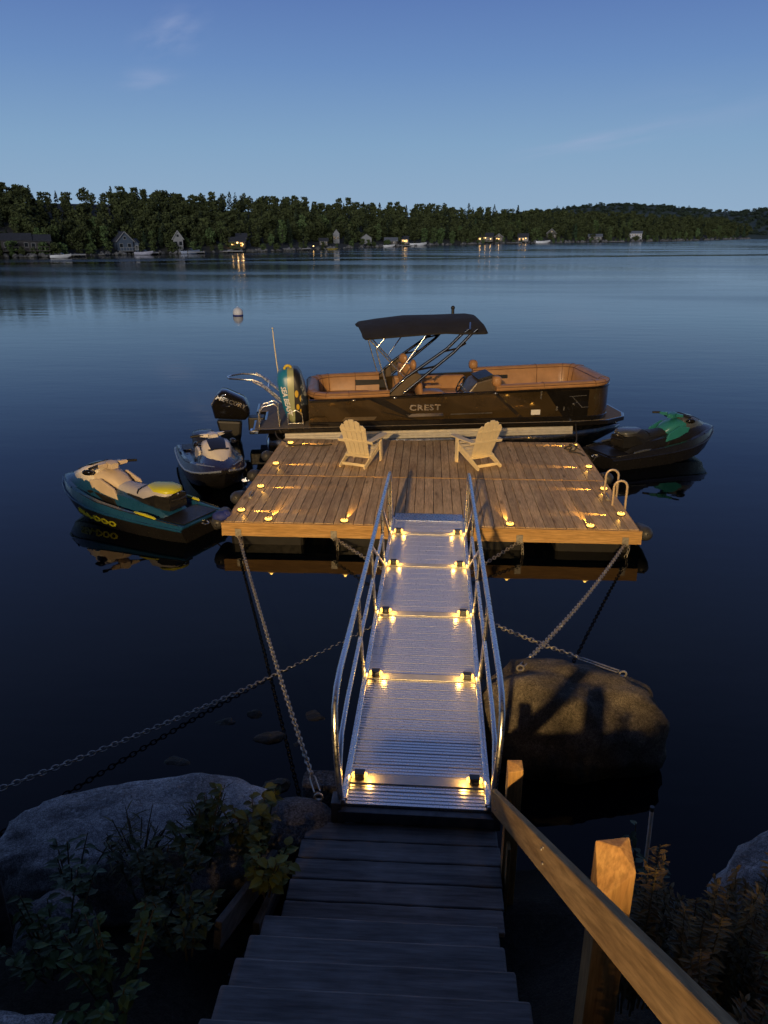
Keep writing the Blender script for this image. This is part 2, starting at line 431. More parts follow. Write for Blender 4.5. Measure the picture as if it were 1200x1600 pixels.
M['rubber'] = mat('dark_grey_fender_vinyl', (0.045, 0.047, 0.055), 0.45, 0, 0.3, 8)
M['bluefab'] = mat('blue_fabric', (0.02, 0.035, 0.22), 0.7, 0, 0.3, 12, 0.3)
M['rope'] = mat('dark_braided_rope', (0.05, 0.045, 0.04), 0.85, 0, 0.4, 60, 0.5)
M['lens'] = emit('warm_led_lens', (1.0, 0.52, 0.085), 4.0)
M['rock'] = rock_mat('grey_granite', (0.30, 0.30, 0.315), (0.62, 0.62, 0.63), 4.0)
M['rockbrown'] = rock_mat('brown_granite', (0.085, 0.075, 0.065), (0.21, 0.185, 0.158), 5.0)
M['rockmoss'] = rock_mat('mossy_granite', (0.16, 0.165, 0.18), (0.36, 0.36, 0.375), 4.0, (0.09, 0.075, 0.03), 0.6)
M['stone'] = rock_mat('smooth_grey_stone', (0.14, 0.145, 0.155), (0.24, 0.24, 0.25), 2.0)
M['soil'] = rock_mat('dark_shore_soil', (0.018, 0.016, 0.012), (0.045, 0.038, 0.028), 3.0)
M['ladder'] = mat('pale_painted_steel', (0.62, 0.50, 0.36), 0.35, 0.3, 0.06, 9)
M['yellow'] = mat('yellow_trim', (0.62, 0.45, 0.02), 0.4, 0, 0.1, 8)
M['buoy'] = mat('weathered_white_buoy', (0.85, 0.84, 0.82), 0.5, 0, 0.05, 5)
M['piping'] = mat('dark_tan_piping', (0.16, 0.08, 0.035), 0.5)
# ================================================================== SETTING
def water_material():
    m, n, l, p = new_mat('lake_water')
    p.inputs['Base Color'].default_value = (0.0008, 0.0020, 0.0040, 1)
    p.inputs['IOR'].default_value = 1.333; p.inputs['Specular IOR Level'].default_value = 0.28
    tc = n.new('ShaderNodeTexCoord'); sp = n.new('ShaderNodeSeparateXYZ'); l.new(tc.outputs['Object'], sp.inputs[0])
    far = maprange(n, l, sp.outputs['Y'], 14, 70, 0, 1)      # breeze reaches the open lake, the cove lies calm
    v1 = coords(n, l, (0.35, 0.9, 1)); v2 = coords(n, l, (1.6, 3.4, 1)); v3 = coords(n, l, (0.012, 0.05, 1))
    patch = noise_n(n, l, 1.0, 4, v3)                        # cat's-paws
    r1 = n.new('ShaderNodeMath'); r1.operation = 'MULTIPLY_ADD'; l.new(far, r1.inputs[0]); r1.inputs[1].default_value = 0.13; r1.inputs[2].default_value = 0.028
    pt = maprange(n, l, patch, 0.42, 0.62, 0.55, 1.25)
    r2 = n.new('ShaderNodeMath'); r2.operation = 'MULTIPLY'; l.new(r1.outputs[0], r2.inputs[0]); l.new(pt, r2.inputs[1])
    l.new(r2.outputs[0], p.inputs['Roughness'])
    h = n.new('ShaderNodeMath'); h.operation = 'MULTIPLY_ADD'
    l.new(noise_n(n, l, 1.0, 3, v1), h.inputs[0]); h.inputs[1].default_value = 1.0
    l.new(maprange(n, l, noise_n(n, l, 1.0, 2, v2), 0, 1, 0, 0.25), h.inputs[2])
    hf = n.new('ShaderNodeMath'); hf.operation = 'MULTIPLY'; l.new(h.outputs[0], hf.inputs[0]); l.new(maprange(n, l, sp.outputs['Y'], 16, 60, 1.0, 3.0), hf.inputs[1])
    h = hf
    # an oily slick lying across the lake stays mirror smooth
    A, B = at(0, 412), at(900, 401.5); nv = Vector((-(B - A).y, (B - A).x, 0)).normalized()
    if nv.y < 0: nv = -nv
    dt = n.new('ShaderNodeVectorMath'); dt.operation = 'DOT_PRODUCT'; l.new(tc.outputs['Object'], dt.inputs[0]); dt.inputs[1].default_value = nv
    wob = maprange(n, l, noise_n(n, l, 1.0, 3, coords(n, l, (0.03, 0.03, 1))), 0, 1, -7, 7)
    ds = n.new('ShaderNodeMath'); ds.operation = 'ADD'; l.new(dt.outputs['Value'], ds.inputs[0]); l.new(wob, ds.inputs[1])
    ds2 = n.new('ShaderNodeMath'); ds2.operation = 'SUBTRACT'; l.new(ds.outputs[0], ds2.inputs[0]); ds2.inputs[1].default_value = A.dot(nv)
    ab = n.new('ShaderNodeMath'); ab.operation = 'ABSOLUTE'; l.new(ds2.outputs[0], ab.inputs[0])
    rough_f = maprange(n, l, ab.outputs[0], 1.5, 6.0, 0.35, 1.0)
    r3 = n.new('ShaderNodeMath'); r3.operation = 'MULTIPLY'; l.new(r2.outputs[0], r3.inputs[0]); l.new(rough_f, r3.inputs[1]); l.new(r3.outputs[0], p.inputs['Roughness'])
    hs = n.new('ShaderNodeMath'); hs.operation = 'MULTIPLY'; l.new(h.outputs[0], hs.inputs[0]); l.new(maprange(n, l, ab.outputs[0], 1.5, 6.0, 0.3, 1.0), hs.inputs[1]); h = hs
    b = n.new('ShaderNodeBump'); b.inputs['Strength'].default_value = 0.22; b.inputs['Distance'].default_value = 0.018
    l.new(h.outputs[0], b.inputs['Height']); l.new(b.outputs[0], p.inputs['Normal'])
    return m
w = MB()
w.add([(-2500, 3.2, 0), (2500, 3.2, 0), (2500, 4200, 0), (-2500, 4200, 0)], [(0, 1, 2, 3)])
tag(w.build('lake_water', water_material()), kind='structure')

def ground_h(x, y):
    t = max(0.0, 4.6 - y + 0.25 * math.sin(x * 1.3 + 0.5))
    h = -0.25 + t * 0.42 if t > 0 else -0.25 - (y - 4.6) * 0.22
    h = h + 0.10 * noise.fractal(Vector((x * 0.6, y * 0.6, 0.3)), 1.0, 2.0, 4)
    if y < 3.6 and -1.15 < x < 0.85: h -= 0.25
    return max(h, -4)
nx, ny = 90, 76
gv, gf = [], []
for j in range(-2, ny - 2):
    y = -16 + j * 12 if j < 0 else -16 + j * 0.38 if j < 74 else 12 + (j - 73) * 8
    for i in range(nx):
        x = -22 + i * 0.5
        if i == 0: x = -90
        if i == nx - 1: x = 90
        gv.append((x, y, ground_h(x, max(y, -16)) + (0.8 if y < -17 else 0)))
for j in range(ny - 1):
    for i in range(nx - 1):
        a = j * nx + i; gf.append((a, a + 1, a + nx + 1, a + nx))
tag(MB().add(gv, gf).build('shore_bank', M['soil'], smooth=180), kind='structure')

# ================================================================== FLOATING DOCK
DX0, DX1, DY0, DY1, DZ = -2.95, 3.05, 10.22, 15.02, 0.40
dock = thing('floating_dock', 'large square floating dock of weathered brown cedar boards at the end of the aluminium gangway', 'dock', (0.05, 12.62, 0))
OX, OY = -0.05, -12.62
seam = 12.50
b = MB(); nb = 41; pitch = (DX1 - DX0) / nb
for i in range(nb):
    x = DX0 + pitch * (i + 0.5)
    for y0, y1 in ((DY0 + 0.002, seam - 0.012), (seam + 0.012, DY1 - 0.002)):
        dz = rng.uniform(-0.0015, 0.0015)
        b.box((x + OX, (y0 + y1) / 2 + OY, DZ - 0.019 + dz), (pitch - 0.007 - rng.uniform(0, 0.002), y1 - y0, 0.038))
b.build('deck_boards', M['deck'], dock, bevel=0.004)
MB().box((0.05 + OX, seam + OY, DZ - 0.003), (DX1 - DX0, 0.018, 0.016)).build('seam_strip', M['fascia'], dock)
fz = DZ - 0.040 - 0.092
for nm, c, d, mt in (('fascia_board', ((DX0 + DX1) / 2, DY0 - 0.020, fz + 0.02), (DX1 - DX0 + 0.08, 0.038, 0.205), 'fascia'),
                     ('fascia_board', ((DX0 + DX1) / 2, DY1 + 0.020, fz), (DX1 - DX0 + 0.08, 0.038, 0.184), 'fascia'),
                     ('fascia_board', (DX0 - 0.020, (DY0 + DY1) / 2, fz), (0.038, DY1 - DY0 - 0.004, 0.184), 'fascia_y'),
                     ('fascia_board', (DX1 + 0.020, (DY0 + DY1) / 2, fz), (0.038, DY1 - DY0 - 0.004, 0.184), 'fascia_y')):
    MB().box((c[0] + OX, c[1] + OY, c[2]), d).build(nm, M[mt], dock, bevel=0.004)
j = MB()
for k in range(7): j.box((0.05 + OX, DY0 + 0.25 + k * 0.72 + OY, DZ - 0.13), (DX1 - DX0 - 0.02, 0.04, 0.17))
j.build('joists', M['greywood'], dock)
for fx in (-2.35, -0.8, 0.9, 2.45):
    for fy in (10.85, 12.62, 14.4):
        MB().box((fx + OX, fy + OY, 0.03), (1.1, 1.05, 0.32)).build('float_block', M['blackplastic'], dock, bevel=0.05)
for cx, cy in ((-2.78, 14.45), (2.86, 14.55), (-2.80, 11.3), (2.88, 11.55)):
    c = MB(); c.box((0, 0, 0.012), (0.05, 0.12, 0.024)); c.tube([(0, -0.04, 0.02), (0, -0.04, 0.06)], 0.012); c.tube([(0, 0.04, 0.02), (0, 0.04, 0.06)], 0.012)
    c.tube([(0, -0.12, 0.066), (0, -0.06, 0.072), (0, 0.06, 0.072), (0, 0.12, 0.066)], [0.008, 0.014, 0.014, 0.008])
    o = c.build('cleat', M['galv'], dock, smooth=50); o.location = (cx + OX, cy + OY, DZ)
CH_AT = {'a': (-2.74, 10.17, 0.20), 'b': (-1.33, 10.17, 0.20), 'c': (1.36, 10.17, 0.20), 'd': (2.86, 10.17, 0.20)}
for k, p in CH_AT.items():
    c = MB(); c.box((0, 0.0, 0.04), (0.09, 0.016, 0.12)); c.tube([(0.02 * math.cos(t), -0.012, -0.02 + 0.02 * math.sin(t)) for t in [i * math.pi / 5 for i in range(10)]], 0.007, 6, True)
    o = c.build('chain_bracket', M['galv'], dock); o.location = (p[0] + OX, p[1] + OY + 0.0, p[2])

# swim ladder on the right side: two hoop handrails and submerged treads
lad = thing('swim_ladder', 'pale steel swim ladder with two hooped handrails at the right edge of the dock', 'ladder', (3.02, 11.55, DZ))
for dy in (-0.29, 0.29):
    pts = [(-0.12, dy, 0.0), (-0.12, dy, 0.30)] + [(-0.02 - 0.10 * math.cos(t), dy, 0.30 + 0.10 * math.sin(t)) for t in [i * math.pi / 8 for i in range(1, 8)]] + [(0.08, dy, 0.30), (0.08, dy, -0.9)]
    MB().tube(pts, 0.018, 10).build('handrail', M["ladder"], lad, smooth=60)
for z in (-0.25, -0.5, -0.75):
    MB().box((0.08, 0, z), (0.07, 0.56, 0.025)).build('tread', M['steel'], lad)

# ================================================================== GANGWAY
A0, A1 = Vector((-0.028, 4.31, 0.545)), Vector((0.046, 10.38, 0.435))
d = A1 - A0; GL = d.length
gw = thing('gangway', 'long aluminium gangway with tubular side rails leading from the steps to the dock', 'gangway', A0)
gw.rotation_euler = (math.asin(d.z / GL), 0, -math.atan2(d.x, d.y))
GM = Matrix.Translation(A0) @ gw.rotation_euler.to_matrix().to_4x4()
HW0, HW1 = 0.500, 0.490
tr = MB(); npl = 40; pl = GL / npl
for k in range(npl):
    y0 = k * pl + 0.003; nr = 4; w_ = (pl - 0.006) / nr
    prof = []
    for q in range(nr):
        a = y0 + q * w_
        prof += [(a + 0.045 * w_, -0.008), (a + 0.05 * w_, -0.001), (a + 0.085 * w_, 0.0), (a + 0.72 * w_, 0.0), (a + 0.755 * w_, -0.001), (a + 0.76 * w_, -0.008)]
    n_ = len(prof)
    vs = [(-HW0, y, z) for y, z in prof] + [(HW0, y, z) for y, z in prof]
    vs += [(-HW0, y0, -0.03), (-HW0, y0 + pl - 0.006, -0.03), (HW0, y0, -0.03), (HW0, y0 + pl - 0.006, -0.03)]
    fs = [(i, n_ + i, n_ + i + 1, i + 1) for i in range(n_ - 1)]
    fs += [(2 * n_, 0, n_, 2 * n_ + 2)[::-1], (n_ - 1, 2 * n_ + 1, 2 * n_ + 3, 2 * n - 1)] if False else [(2 * n_, 2 * n_ + 2, n_, 0), (2 * n_ + 1, n_ - 1, 2 * n_ - 1, 2 * n_ + 3)]
    tr.add(vs, fs)
tr.build('tread_planks', M['alutread'], gw, fix=True)
ROWS = [0.27, 1.71, 3.00, 4.34, 5.47]
for y in ROWS:
    MB().box((0, y, 0.006), (0.985, 0.10, 0.010)).build('crossbar', M['alurough'], gw, bevel=0.003)
for s in (-1, 1):
    c = MB()
    c.box((s * 0.520, GL / 2, -0.035), (0.035, GL, 0.13)); c.box((s * 0.545, GL / 2, -0.09), (0.012, GL - 0.02, 0.02))
    c.build('side_beam', M['alu'], gw, bevel=0.004)
    X0, X1 = s * 0.560 - 0.02, s * 0.525          # rails flare a little at the shore end
    fx = lambda y, h: (s * (0.535 + 0.055 * min(1, h / 0.7) * (1 - 0.75 * y / GL)), y, h)
    top = 0.80
    pts = [fx(0.03, -0.05), fx(0.03, 0.12), fx(0.045, 0.35), fx(0.09, 0.55), fx(0.17, 0.68), fx(0.30, 0.765), fx(0.48, top), fx(1.2, top)]
    pts += [fx(y, top) for y in (2, 3, 4, 5, 5.55)] + [fx(5.78, top - 0.02), fx(5.90, top - 0.09), fx(5.94, top - 0.22), fx(5.96, 0.3), fx(5.97, 0.0)]
    MB().tube(pts, 0.024, 12).build('handrail', M['alu'], gw, smooth=60)
    MB().tube([fx(0.04, 0.06), fx(0.10, 0.22), fx(0.32, 0.36), fx(0.7, 0.40), fx(2, 0.41), fx(3.0, 0.41), fx(4.30, 0.41)], 0.019, 10).build('mid_rail', M['alu'], gw, smooth=60)
    for y in ROWS[1:]:
        MB().tube([fx(y, -0.03), fx(y, 0.4), fx(y, top - 0.02)], 0.019, 10).build('post', M['alu'], gw, smooth=60)
    for ya, yb in ((3.00, 4.30), (4.34, 5.44)):
        MB().tube([fx(ya + 0.02, top - 0.03), fx(yb, 0.03)], 0.016, 10).build('brace', M['alu'], gw, smooth=60)
    # curb tube along the tread
    MB().tube([(s * 0.505, 0.02, 0.022), (s * 0.505, GL - 0.05, 0.022)], 0.016, 8).build('curb_tube', M['alu'], gw, smooth=60)
    MB().box((s * 0.565, 0.02, -0.05), (0.07, 0.13, 0.17)).build('hinge_bracket', M['darkmetal'], gw, bevel=0.006)
MB().box((0, -0.035, -0.062), (1.10, 0.06, 0.09)).build('hinge_beam', M['darkmetal'], gw, bevel=0.005)
MB().add([(-0.50, GL - 0.08, 0.006), (0.50, GL - 0.08, 0.006), (0.50, GL + 0.26, -0.006), (-0.50, GL + 0.26, -0.006),
          (-0.50, GL - 0.08, -0.002), (0.50, GL - 0.08, -0.002), (0.50, GL + 0.26, -0.014), (-0.50, GL + 0.26, -0.014)],
         [(0, 1, 2, 3), (7, 6, 5, 4), (0, 4, 5, 1), (1, 5, 6, 2), (2, 6, 7, 3), (3, 7, 4, 0)]).build('transition_plate', M['alu'], gw)

# lamps on the gangway: a dark can with a lit window at each end
ordn = ['nearest the steps', 'second from the steps', 'third from the steps', 'fourth from the steps', 'nearest the dock']
def ramp_lamp(first):
    t = thing('gangway_lamp', 'lamp', 'lamp')
    h = MB(); h.box((0, 0, 0.026), (0.070, 0.055, 0.050)); h.box((0, -0.030, 0.020), (0.050, 0.006, 0.034)); h.build('housing', M['darkmetal'], t, bevel=0.006)
    MB().box((0, 0, 0.055), (0.078, 0.060, 0.006)).build('cap', M['darkmetal'], t, bevel=0.003)
    for s in (-1, 1):
        MB().sphere((s * 0.043, -0.004, 0.030), 0.022, 10, sq=(0.75, 1.1, 1.0)).build('lens', M['lens'], t, smooth=180)
    return t
RL = ramp_lamp(None)
first = True
for k, y in enumerate(ROWS):
    for s in (-1, 1):
        x = s * (0.425 - 0.004 * k)
        t = RL if first else copy_tree(RL); first = False
        t.location = GM @ Vector((x, y, 0.0125)); t.rotation_euler = gw.rotation_euler
        tag(t, f"small lit lamp on the gangway tread, {'left' if s < 0 else 'right'} one of the pair {ordn[k]}", 'lamp', 'small lamps along the gangway')
        for q in (-1, 1):
            light('gangway_glow', 'POINT', GM @ Vector((x + q * 0.075, y - 0.004, 0.055)), 0.75 if q * s < 0 else 0.30, WARM, 0.018)

# lamps around the dock edge
def dock_lamp():
    t = thing('dock_lamp', 'lamp', 'lamp')
    MB().lathe([(0.052, 0), (0.055, 0.006), (0.050, 0.012), (0.030, 0.013)], 16).build('base', M['darkmetal'], t, smooth=40)
    MB().lathe([(0.038, 0.0125), (0.043, 0.018), (0.041, 0.030), (0.030, 0.038)], 14).build('lens', M['lens'], t, smooth=60)
    MB().lathe([(0.024, 0.0375), (0.024, 0.042), (0.018, 0.046), (0.005, 0.047)], 16).build('cap', M['darkmetal'], t, smooth=40)
    return t
DLM = dock_lamp()
dl = [(-2.74, 14.62, 0, 'at the rear left corner of the dock beside the boat'), (-2.755, 13.16, 0, 'on the left dock edge, second from the boat'),
      (-2.75, 11.82, 0, 'on the left dock edge, third from the boat'), (-2.80, 10.66, 0, 'on the left dock edge next to the front left corner'),
      (-2.31, 10.30, 1, 'on the front dock edge close to the left corner'), (-1.185, 10.30, 1, 'on the front dock edge midway between left corner and gangway'),
      (1.225, 10.30, 1, 'on the front dock edge just right of the gangway'), (2.375, 10.30, 1, 'on the front dock edge close to the right corner'),
      (2.93, 14.76, 2, 'at the rear right corner of the dock beside the boat'), (2.93, 13.28, 2, 'on the right dock edge midway between boat and ladder'),
      (2.93, 12.02, 2, 'on the right dock edge behind the ladder hoops'), (2.93, 10.82, 2, 'on the right dock edge in front of the ladder')]
for i, (x, y, side, where) in enumerate(dl):
    t = DLM if i == 0 else copy_tree(DLM)
    t.location = (x, y, DZ + 0.001); t.scale = (1.25, 1.25, 1.1)
    tag(t, 'small round lit dock lamp ' + where, 'lamp', 'small lamps round the dock edge')
    zz = DZ + 0.030
    light('dock_glow', 'POINT', (x, y, zz + 0.03), 0.5, WARM, 0.02)
    dirs = {0: [(1, 0.03), (0.35, -0.94)], 1: [(0.12 if x < 0 else -0.12, 1)], 2: [(-1, 0.02), (-0.35, -0.94)]}[side]
    for q, (dx, dy) in enumerate(dirs):
        L = math.hypot(dx, dy); dx /= L; dy /= L
        light('dock_beam', 'SPOT', (x + dx * 0.065, y + dy * 0.065, zz), 105.0 if q == 0 else 8.0, WARM, 0.008, (x + dx * 1.05, y + dy * 1.05, zz - 0.06), R(19), 0.6)

# ================================================================== ADIRONDACK CHAIRS
def adirondack():
    t = thing('adirondack_chair', 'chair', 'chair')
    mt = M['chair']
    # +y is forward; back legs/side rails slope from the front seat edge down to the rear
    for s in (-1, 1):
        x = s * 0.255
        MB().prism([(-0.42, 0.0), (-0.36, 0.0), (0.30, 0.24), (0.36, 0.33), (0.28, 0.37), (-0.02, 0.27), (-0.20, 0.17), (-0.44, 0.05)], x - 0.013, x + 0.013,
                   Matrix(((0, 1, 0, 0), (1, 0, 0, 0), (0, 0, 1, 0), (0, 0, 0, 1)))).build('side_rail', mt, t, bevel=0.004)
        xl = s * 0.285
        MB().prism([(0.25, 0.0), (0.34, 0.0), (0.35, 0.52), (0.24, 0.52)], xl - 0.012, xl + 0.012,
                   Matrix(((0, 1, 0, 0), (1, 0, 0, 0), (0, 0, 1, 0), (0, 0, 0, 1)))).build('front_leg', mt, t, bevel=0.004)
        o = MB().plate([(s * 0.24, -0.30), (s * 0.35, -0.30), (s * 0.40, 0.05), (s * 0.415, 0.33), (s * 0.37, 0.40), (s * 0.28, 0.40), (s * 0.255, 0.30)], 0.0, 0.024)
        for i, p in enumerate(o.v): o.v[i] = (p[0], p[1], p[2] + 0.522 + 0.10 * (p[1] - 0.35) * 0.35)
        o.build('arm', mt, t, bevel=0.006)
        MB().prism([(0.26, 0.40), (0.33, 0.51), (0.26, 0.51)], s * 0.305 - 0.01, s * 0.305 + 0.01, Matrix(((0, 1, 0, 0), (1, 0, 0, 0), (0, 0, 1, 0), (0, 0, 0, 1)))).build('arm_bracket', mt, t)
    sl = MB()
    for k in range(6):
        f = k / 5; y = 0.33 - f * 0.42; z = 0.372 - f * 0.175 - (0.02 * math.sin(f * math.pi))
        sl.box((0, 0, 0), (0.56, 0.072, 0.02), T(0, y, z, R(20)))
    sl.build('seat', mt, t, bevel=0.004)
    bk = MB(); lean = R(24)
    MBk = T(0, -0.10, 0.16, lean)
    hs = [0.74, 0.83, 0.86, 0.83, 0.74]
    for k in range(5):
        wb, wt = 0.083, 0.100
        xb, xt = (k - 2) * 0.088, (k - 2) * 0.108
        h0, h1 = hs[k], hs[k]
        tl = h1 - (0.04 if k < 2 else 0) - (0.03 if k == 0 else 0); trr = h1 - (0.04 if k > 2 else 0) - (0.03 if k == 4 else 0)
        bk.add([(xb - wb / 2, -0.010, 0), (xb + wb / 2, -0.010, 0), (xt + wt / 2, -0.010, trr), (xt, -0.010, h1 + 0.004), (xt - wt / 2, -0.010, tl),
                (xb - wb / 2, 0.010, 0), (xb + wb / 2, 0.010, 0), (xt + wt / 2, 0.010, trr), (xt, 0.010, h1 + 0.004), (xt - wt / 2, 0.010, tl)],
               [(0, 1, 2, 3, 4), (9, 8, 7, 6, 5), (0, 5, 6, 1), (1, 6, 7, 2), (2, 7, 8, 3), (3, 8, 9, 4), (4, 9, 5, 0)], MBk)
    bk.build('backrest', mt, t, bevel=0.003)
    MB().box((0, -0.022, 0.62), (0.50, 0.022, 0.035), MBk).build('back_rail', mt, t, bevel=0.003)
    MB().box((0, -0.022, 0.37), (0.72, 0.024, 0.045), MBk).build('arm_rail', mt, t, bevel=0.003)
    MB().box((0, -0.03, 0.03), (0.56, 0.03, 0.055), MBk).build('lower_rail', mt, t, bevel=0.003)
    MB().box((0, -0.33, 0.055), (0.49, 0.022, 0.055)).build('stretcher', mt, t, bevel=0.003)
    return t
ch = adirondack(); ch.location = (-1.20, 13.36, DZ); ch.rotation_euler = (0, 0, R(-20))
tag(ch, 'cream adirondack chair on the dock left of the gangway, turned slightly to the right', 'chair', 'adirondack chairs on the dock')
ch.scale = (.95, .95, .95)
c2 = copy_tree(ch); c2.location = (0.93, 13.42, DZ); c2.rotation_euler = (0, 0, R(31))
tag(c2, 'cream adirondack chair on the dock right of the gangway, turned to the left', 'chair')

# ================================================================== CHAINS
def chain(name, label, a, b, sag=0.15, pitch=0.052, wire=0.0062, shackle=0.0, tail=None):
    a, b = Vector(a), Vector(b); L = (b - a).length; N = int(L / 0.05)
    t = thing(name, label, 'chain', a, 0, 'mooring chains of the dock')
    def P(f): p = a.lerp(b, f); p.z -= sag * 4 * f * (1 - f); return p - a
    endf = 1 - shackle / L
    m_ = MB()
    def links(pfun, n_):
        for i in range(n_):
            p, q = pfun(i / n_), pfun((i + 1) / n_)
            c = (p + q) / 2; dd = (q - p).normalized(); rot = dd.to_track_quat('X', 'Z').to_matrix().to_4x4()
            hl, hw = pitch * 0.68, pitch * 0.40
            ring = []
            for k in range(10):
                an = 2 * math.pi * k / 10
                ring.append((hl * math.cos(an) * (0.9 + 0.1 * abs(math.cos(an))), hw * math.sin(an), 0))
            MX = Matrix.Translation(c) @ rot @ Matrix.Rotation(R(45 + 90 * (i % 2) + 6 * math.sin(i)), 4, 'X')
            m_.tube([MX @ Vector(r_) for r_ in ring], wire, 5, True)
    links(lambda f: P(f * endf), int(L * endf / pitch))
    m_.build('links', M['galv'], t, smooth=180)
    if shackle:
        s_ = MB(); p, q = P(endf), P(1.0); dd = (q - p).normalized(); sd = dd.cross(Vector((0, 0, 1))).normalized() * 0.022
        s_.tube([p, p + sd + dd * 0.06, q + sd - dd * 0.05, q - sd - dd * 0.05, p - sd + dd * 0.06], 0.007, 6, True)
        s_.sphere(p, 0.022, 8); s_.build('turnbuckle', M['galv'], t, smooth=60)
        e_ = MB(); q = Vector(q)
        e_.tube([q + Vector((0.03 * math.cos(u), 0, 0.03 * math.sin(u) - 0.01)) for u in [i * math.pi / 5 for i in range(10)]], 0.010, 6, True)
        e_.tube([q + Vector((0.0, 0, -0.03)), q + Vector((0, 0, -0.12))], 0.012, 8); e_.build('eye_bolt', M['galv'], t, smooth=60)
    if tail:
        m_ = MB(); links(lambda f: Vector((0.035 + 0.02 * math.sin(f * 4), -0.01, -tail * f)), int(tail / pitch)); m_.build('loose_end', M['galv'], t, smooth=180)
    return t
chain('mooring_chain', 'taut chain from the front left dock corner to the flat stone beside the gangway foot', CH_AT['a'], (-0.745, 4.47, 0.47), 0.10, shackle=0.30, tail=0.30)
chain('mooring_chain', 'long chain passing under the gangway and away to the left shore edge', CH_AT['c'], (-4.0, 3.95, 0.34), 0.28, tail=0.42)
# ================================================================== PONTOON BOAT  (local: x = towards the bow, y = away from the dock, z = up from the water)
BOAT_LOC, BOAT_RZ = (-3.50, 15.10, 0), R(9.3)
boat = thing('pontoon_boat', 'dark bronze pontoon boat with tan seats and a raised black bimini behind the dock', 'boat', BOAT_LOC, BOAT_RZ)
XZ = lambda y0, y1: (y0, y1)
def fz_top(u): return 1.135 + (u - 1.1) * 0.028
for v in (0.42, 2.18):
    m_ = MB()
    st = [(0.15, 0.16), (0.22, 0.28), (0.6, 0.30), (6.2, 0.30), (6.9, 0.285), (7.4, 0.23), (7.8, 0.12), (7.95, 0.03)]
    rings = []
    for x, r_ in st:
        lift = 0 if x < 6.2 else (x - 6.2) ** 2 * 0.075
        rings.append([(x, v + r_ * math.cos(2 * math.pi * k / 20), 0.13 + lift + r_ * math.sin(2 * math.pi * k / 20)) for k in range(20)])
    m_.loft(rings); m_.build('pontoon', M['alupol'], boat, smooth=60)
    MB().tube([(7.3, v, 0.16), (7.75, v, 0.33), (8.0, v, 0.52)], 0.022, 8).build('bow_keel', M['alupol'], boat, smooth=60)
sk = MB()
prof = [(0.050, 0.455), (0.030, 0.440), (0.030, 0.405), (0.048, 0.395), (0.030, 0.385), (0.030, 0.345), (0.048, 0.335), (0.030, 0.325), (0.030, 0.285), (0.075, 0.262)]
sk.loft([[(0.55, y, z) for y, z in prof], [(6.75, y, z) for y, z in prof]], closed=False, cap=False)
sk.build('side_skirt', M['alurough'], boat)
outl = [(-0.12, 0.0), (6.9, 0.0), (7.55, 0.10), (8.05, 0.42), (8.18, 0.75), (8.18, 1.85), (8.05, 2.18), (7.55, 2.50), (6.9, 2.6), (-0.12, 2.6), (-0.12, 1.72), (0.10, 1.70), (0.10, 0.90), (-0.12, 0.88)]
MB().plate(outl, 0.460, 0.555).build('deck_edge', M['blackgloss'], boat, bevel=0.012)
ins = [(-0.07, 0.05), (6.9, 0.05), (7.52, 0.15), (8.0, 0.45), (8.12, 0.78), (8.12, 1.82), (8.0, 2.15), (7.52, 2.45), (6.9, 2.55), (-0.07, 2.55), (-0.07, 1.76), (0.15, 1.74), (0.15, 0.86), (-0.07, 0.84)]
MB().plate(ins, 0.552, 0.562).build('deck_floor', M['carpet'], boat)

def u_path(x_start, x_end, y_near, y_far, rad, n=9):
    pts = [(x_start, y_near)]
    for k in range(1, 5): pts.append((x_start + (x_end - rad - x_start) * k / 4, y_near))
    for k in range(1, n): a = -math.pi / 2 + (math.pi / 2) * k / n; pts.append((x_end - rad + rad * math.cos(a), y_near + rad + rad * math.sin(a)))
    pts.append((x_end, y_near + rad))
    for k in range(1, n + 1): a = (math.pi / 2) * k / n; pts.append((x_end - rad + rad * math.cos(a), y_far - rad + rad * math.sin(a)))
    for k in range(1, 5): pts.append((x_end - rad + (x_start - x_end + rad) * k / 4, y_far))
    return pts
def sweep(path, prof_f, closed=False):
    """prof_f(i, x, y) -> list of (offset outwards, z)"""
    rings = []
    N = len(path)
    for i, (x, y) in enumerate(path):
        a = Vector(path[max(i - 1, 0)]); c = Vector(path[min(i + 1, N - 1)]); dd = (c - a).normalized(); nrm = Vector((dd.y, -dd.x))
        rings.append([(x + nrm.x * o, y + nrm.y * o, z) for o, z in prof_f(i, x, y)])
    return rings
# fence round the deck: near side, round bow, far side
path = u_path(1.08, 7.62, 0.10, 2.50, 0.55)
MB().loft(sweep(path, lambda i, x, y: [(0.03, 0.565), (0.045, 0.62), (0.045, fz_top(x) - 0.02), (0.0, fz_top(x)), (-0.03, fz_top(x)), (-0.03, 0.565)])).build('fence_panel', M['brownpanel'], boat, smooth=35)
pathb = [(p[0], p[1]) for p in u_path(1.08, 7.62, 0.10, 2.50, 0.55)]
MB().loft(sweep(pathb, lambda i, x, y: [(0.046, fz_top(x) - 0.055), (0.062, fz_top(x) - 0.045), (0.062, fz_top(x) - 0.012), (0.046, fz_top(x))])).build('top_rail', M['blackgloss'], boat, smooth=35)
MB().loft(sweep(pathb, lambda i, x, y: [(0.046, 0.568), (0.056, 0.572), (0.056, 0.66), (0.046, 0.67)])).build('lower_rail', M['blackgloss'], boat, smooth=35)
MB().box((1.075, 1.3, 0.85), (0.04, 2.34, 0.56)).build('stern_panel', M['brownpanel'], boat, bevel=0.01)
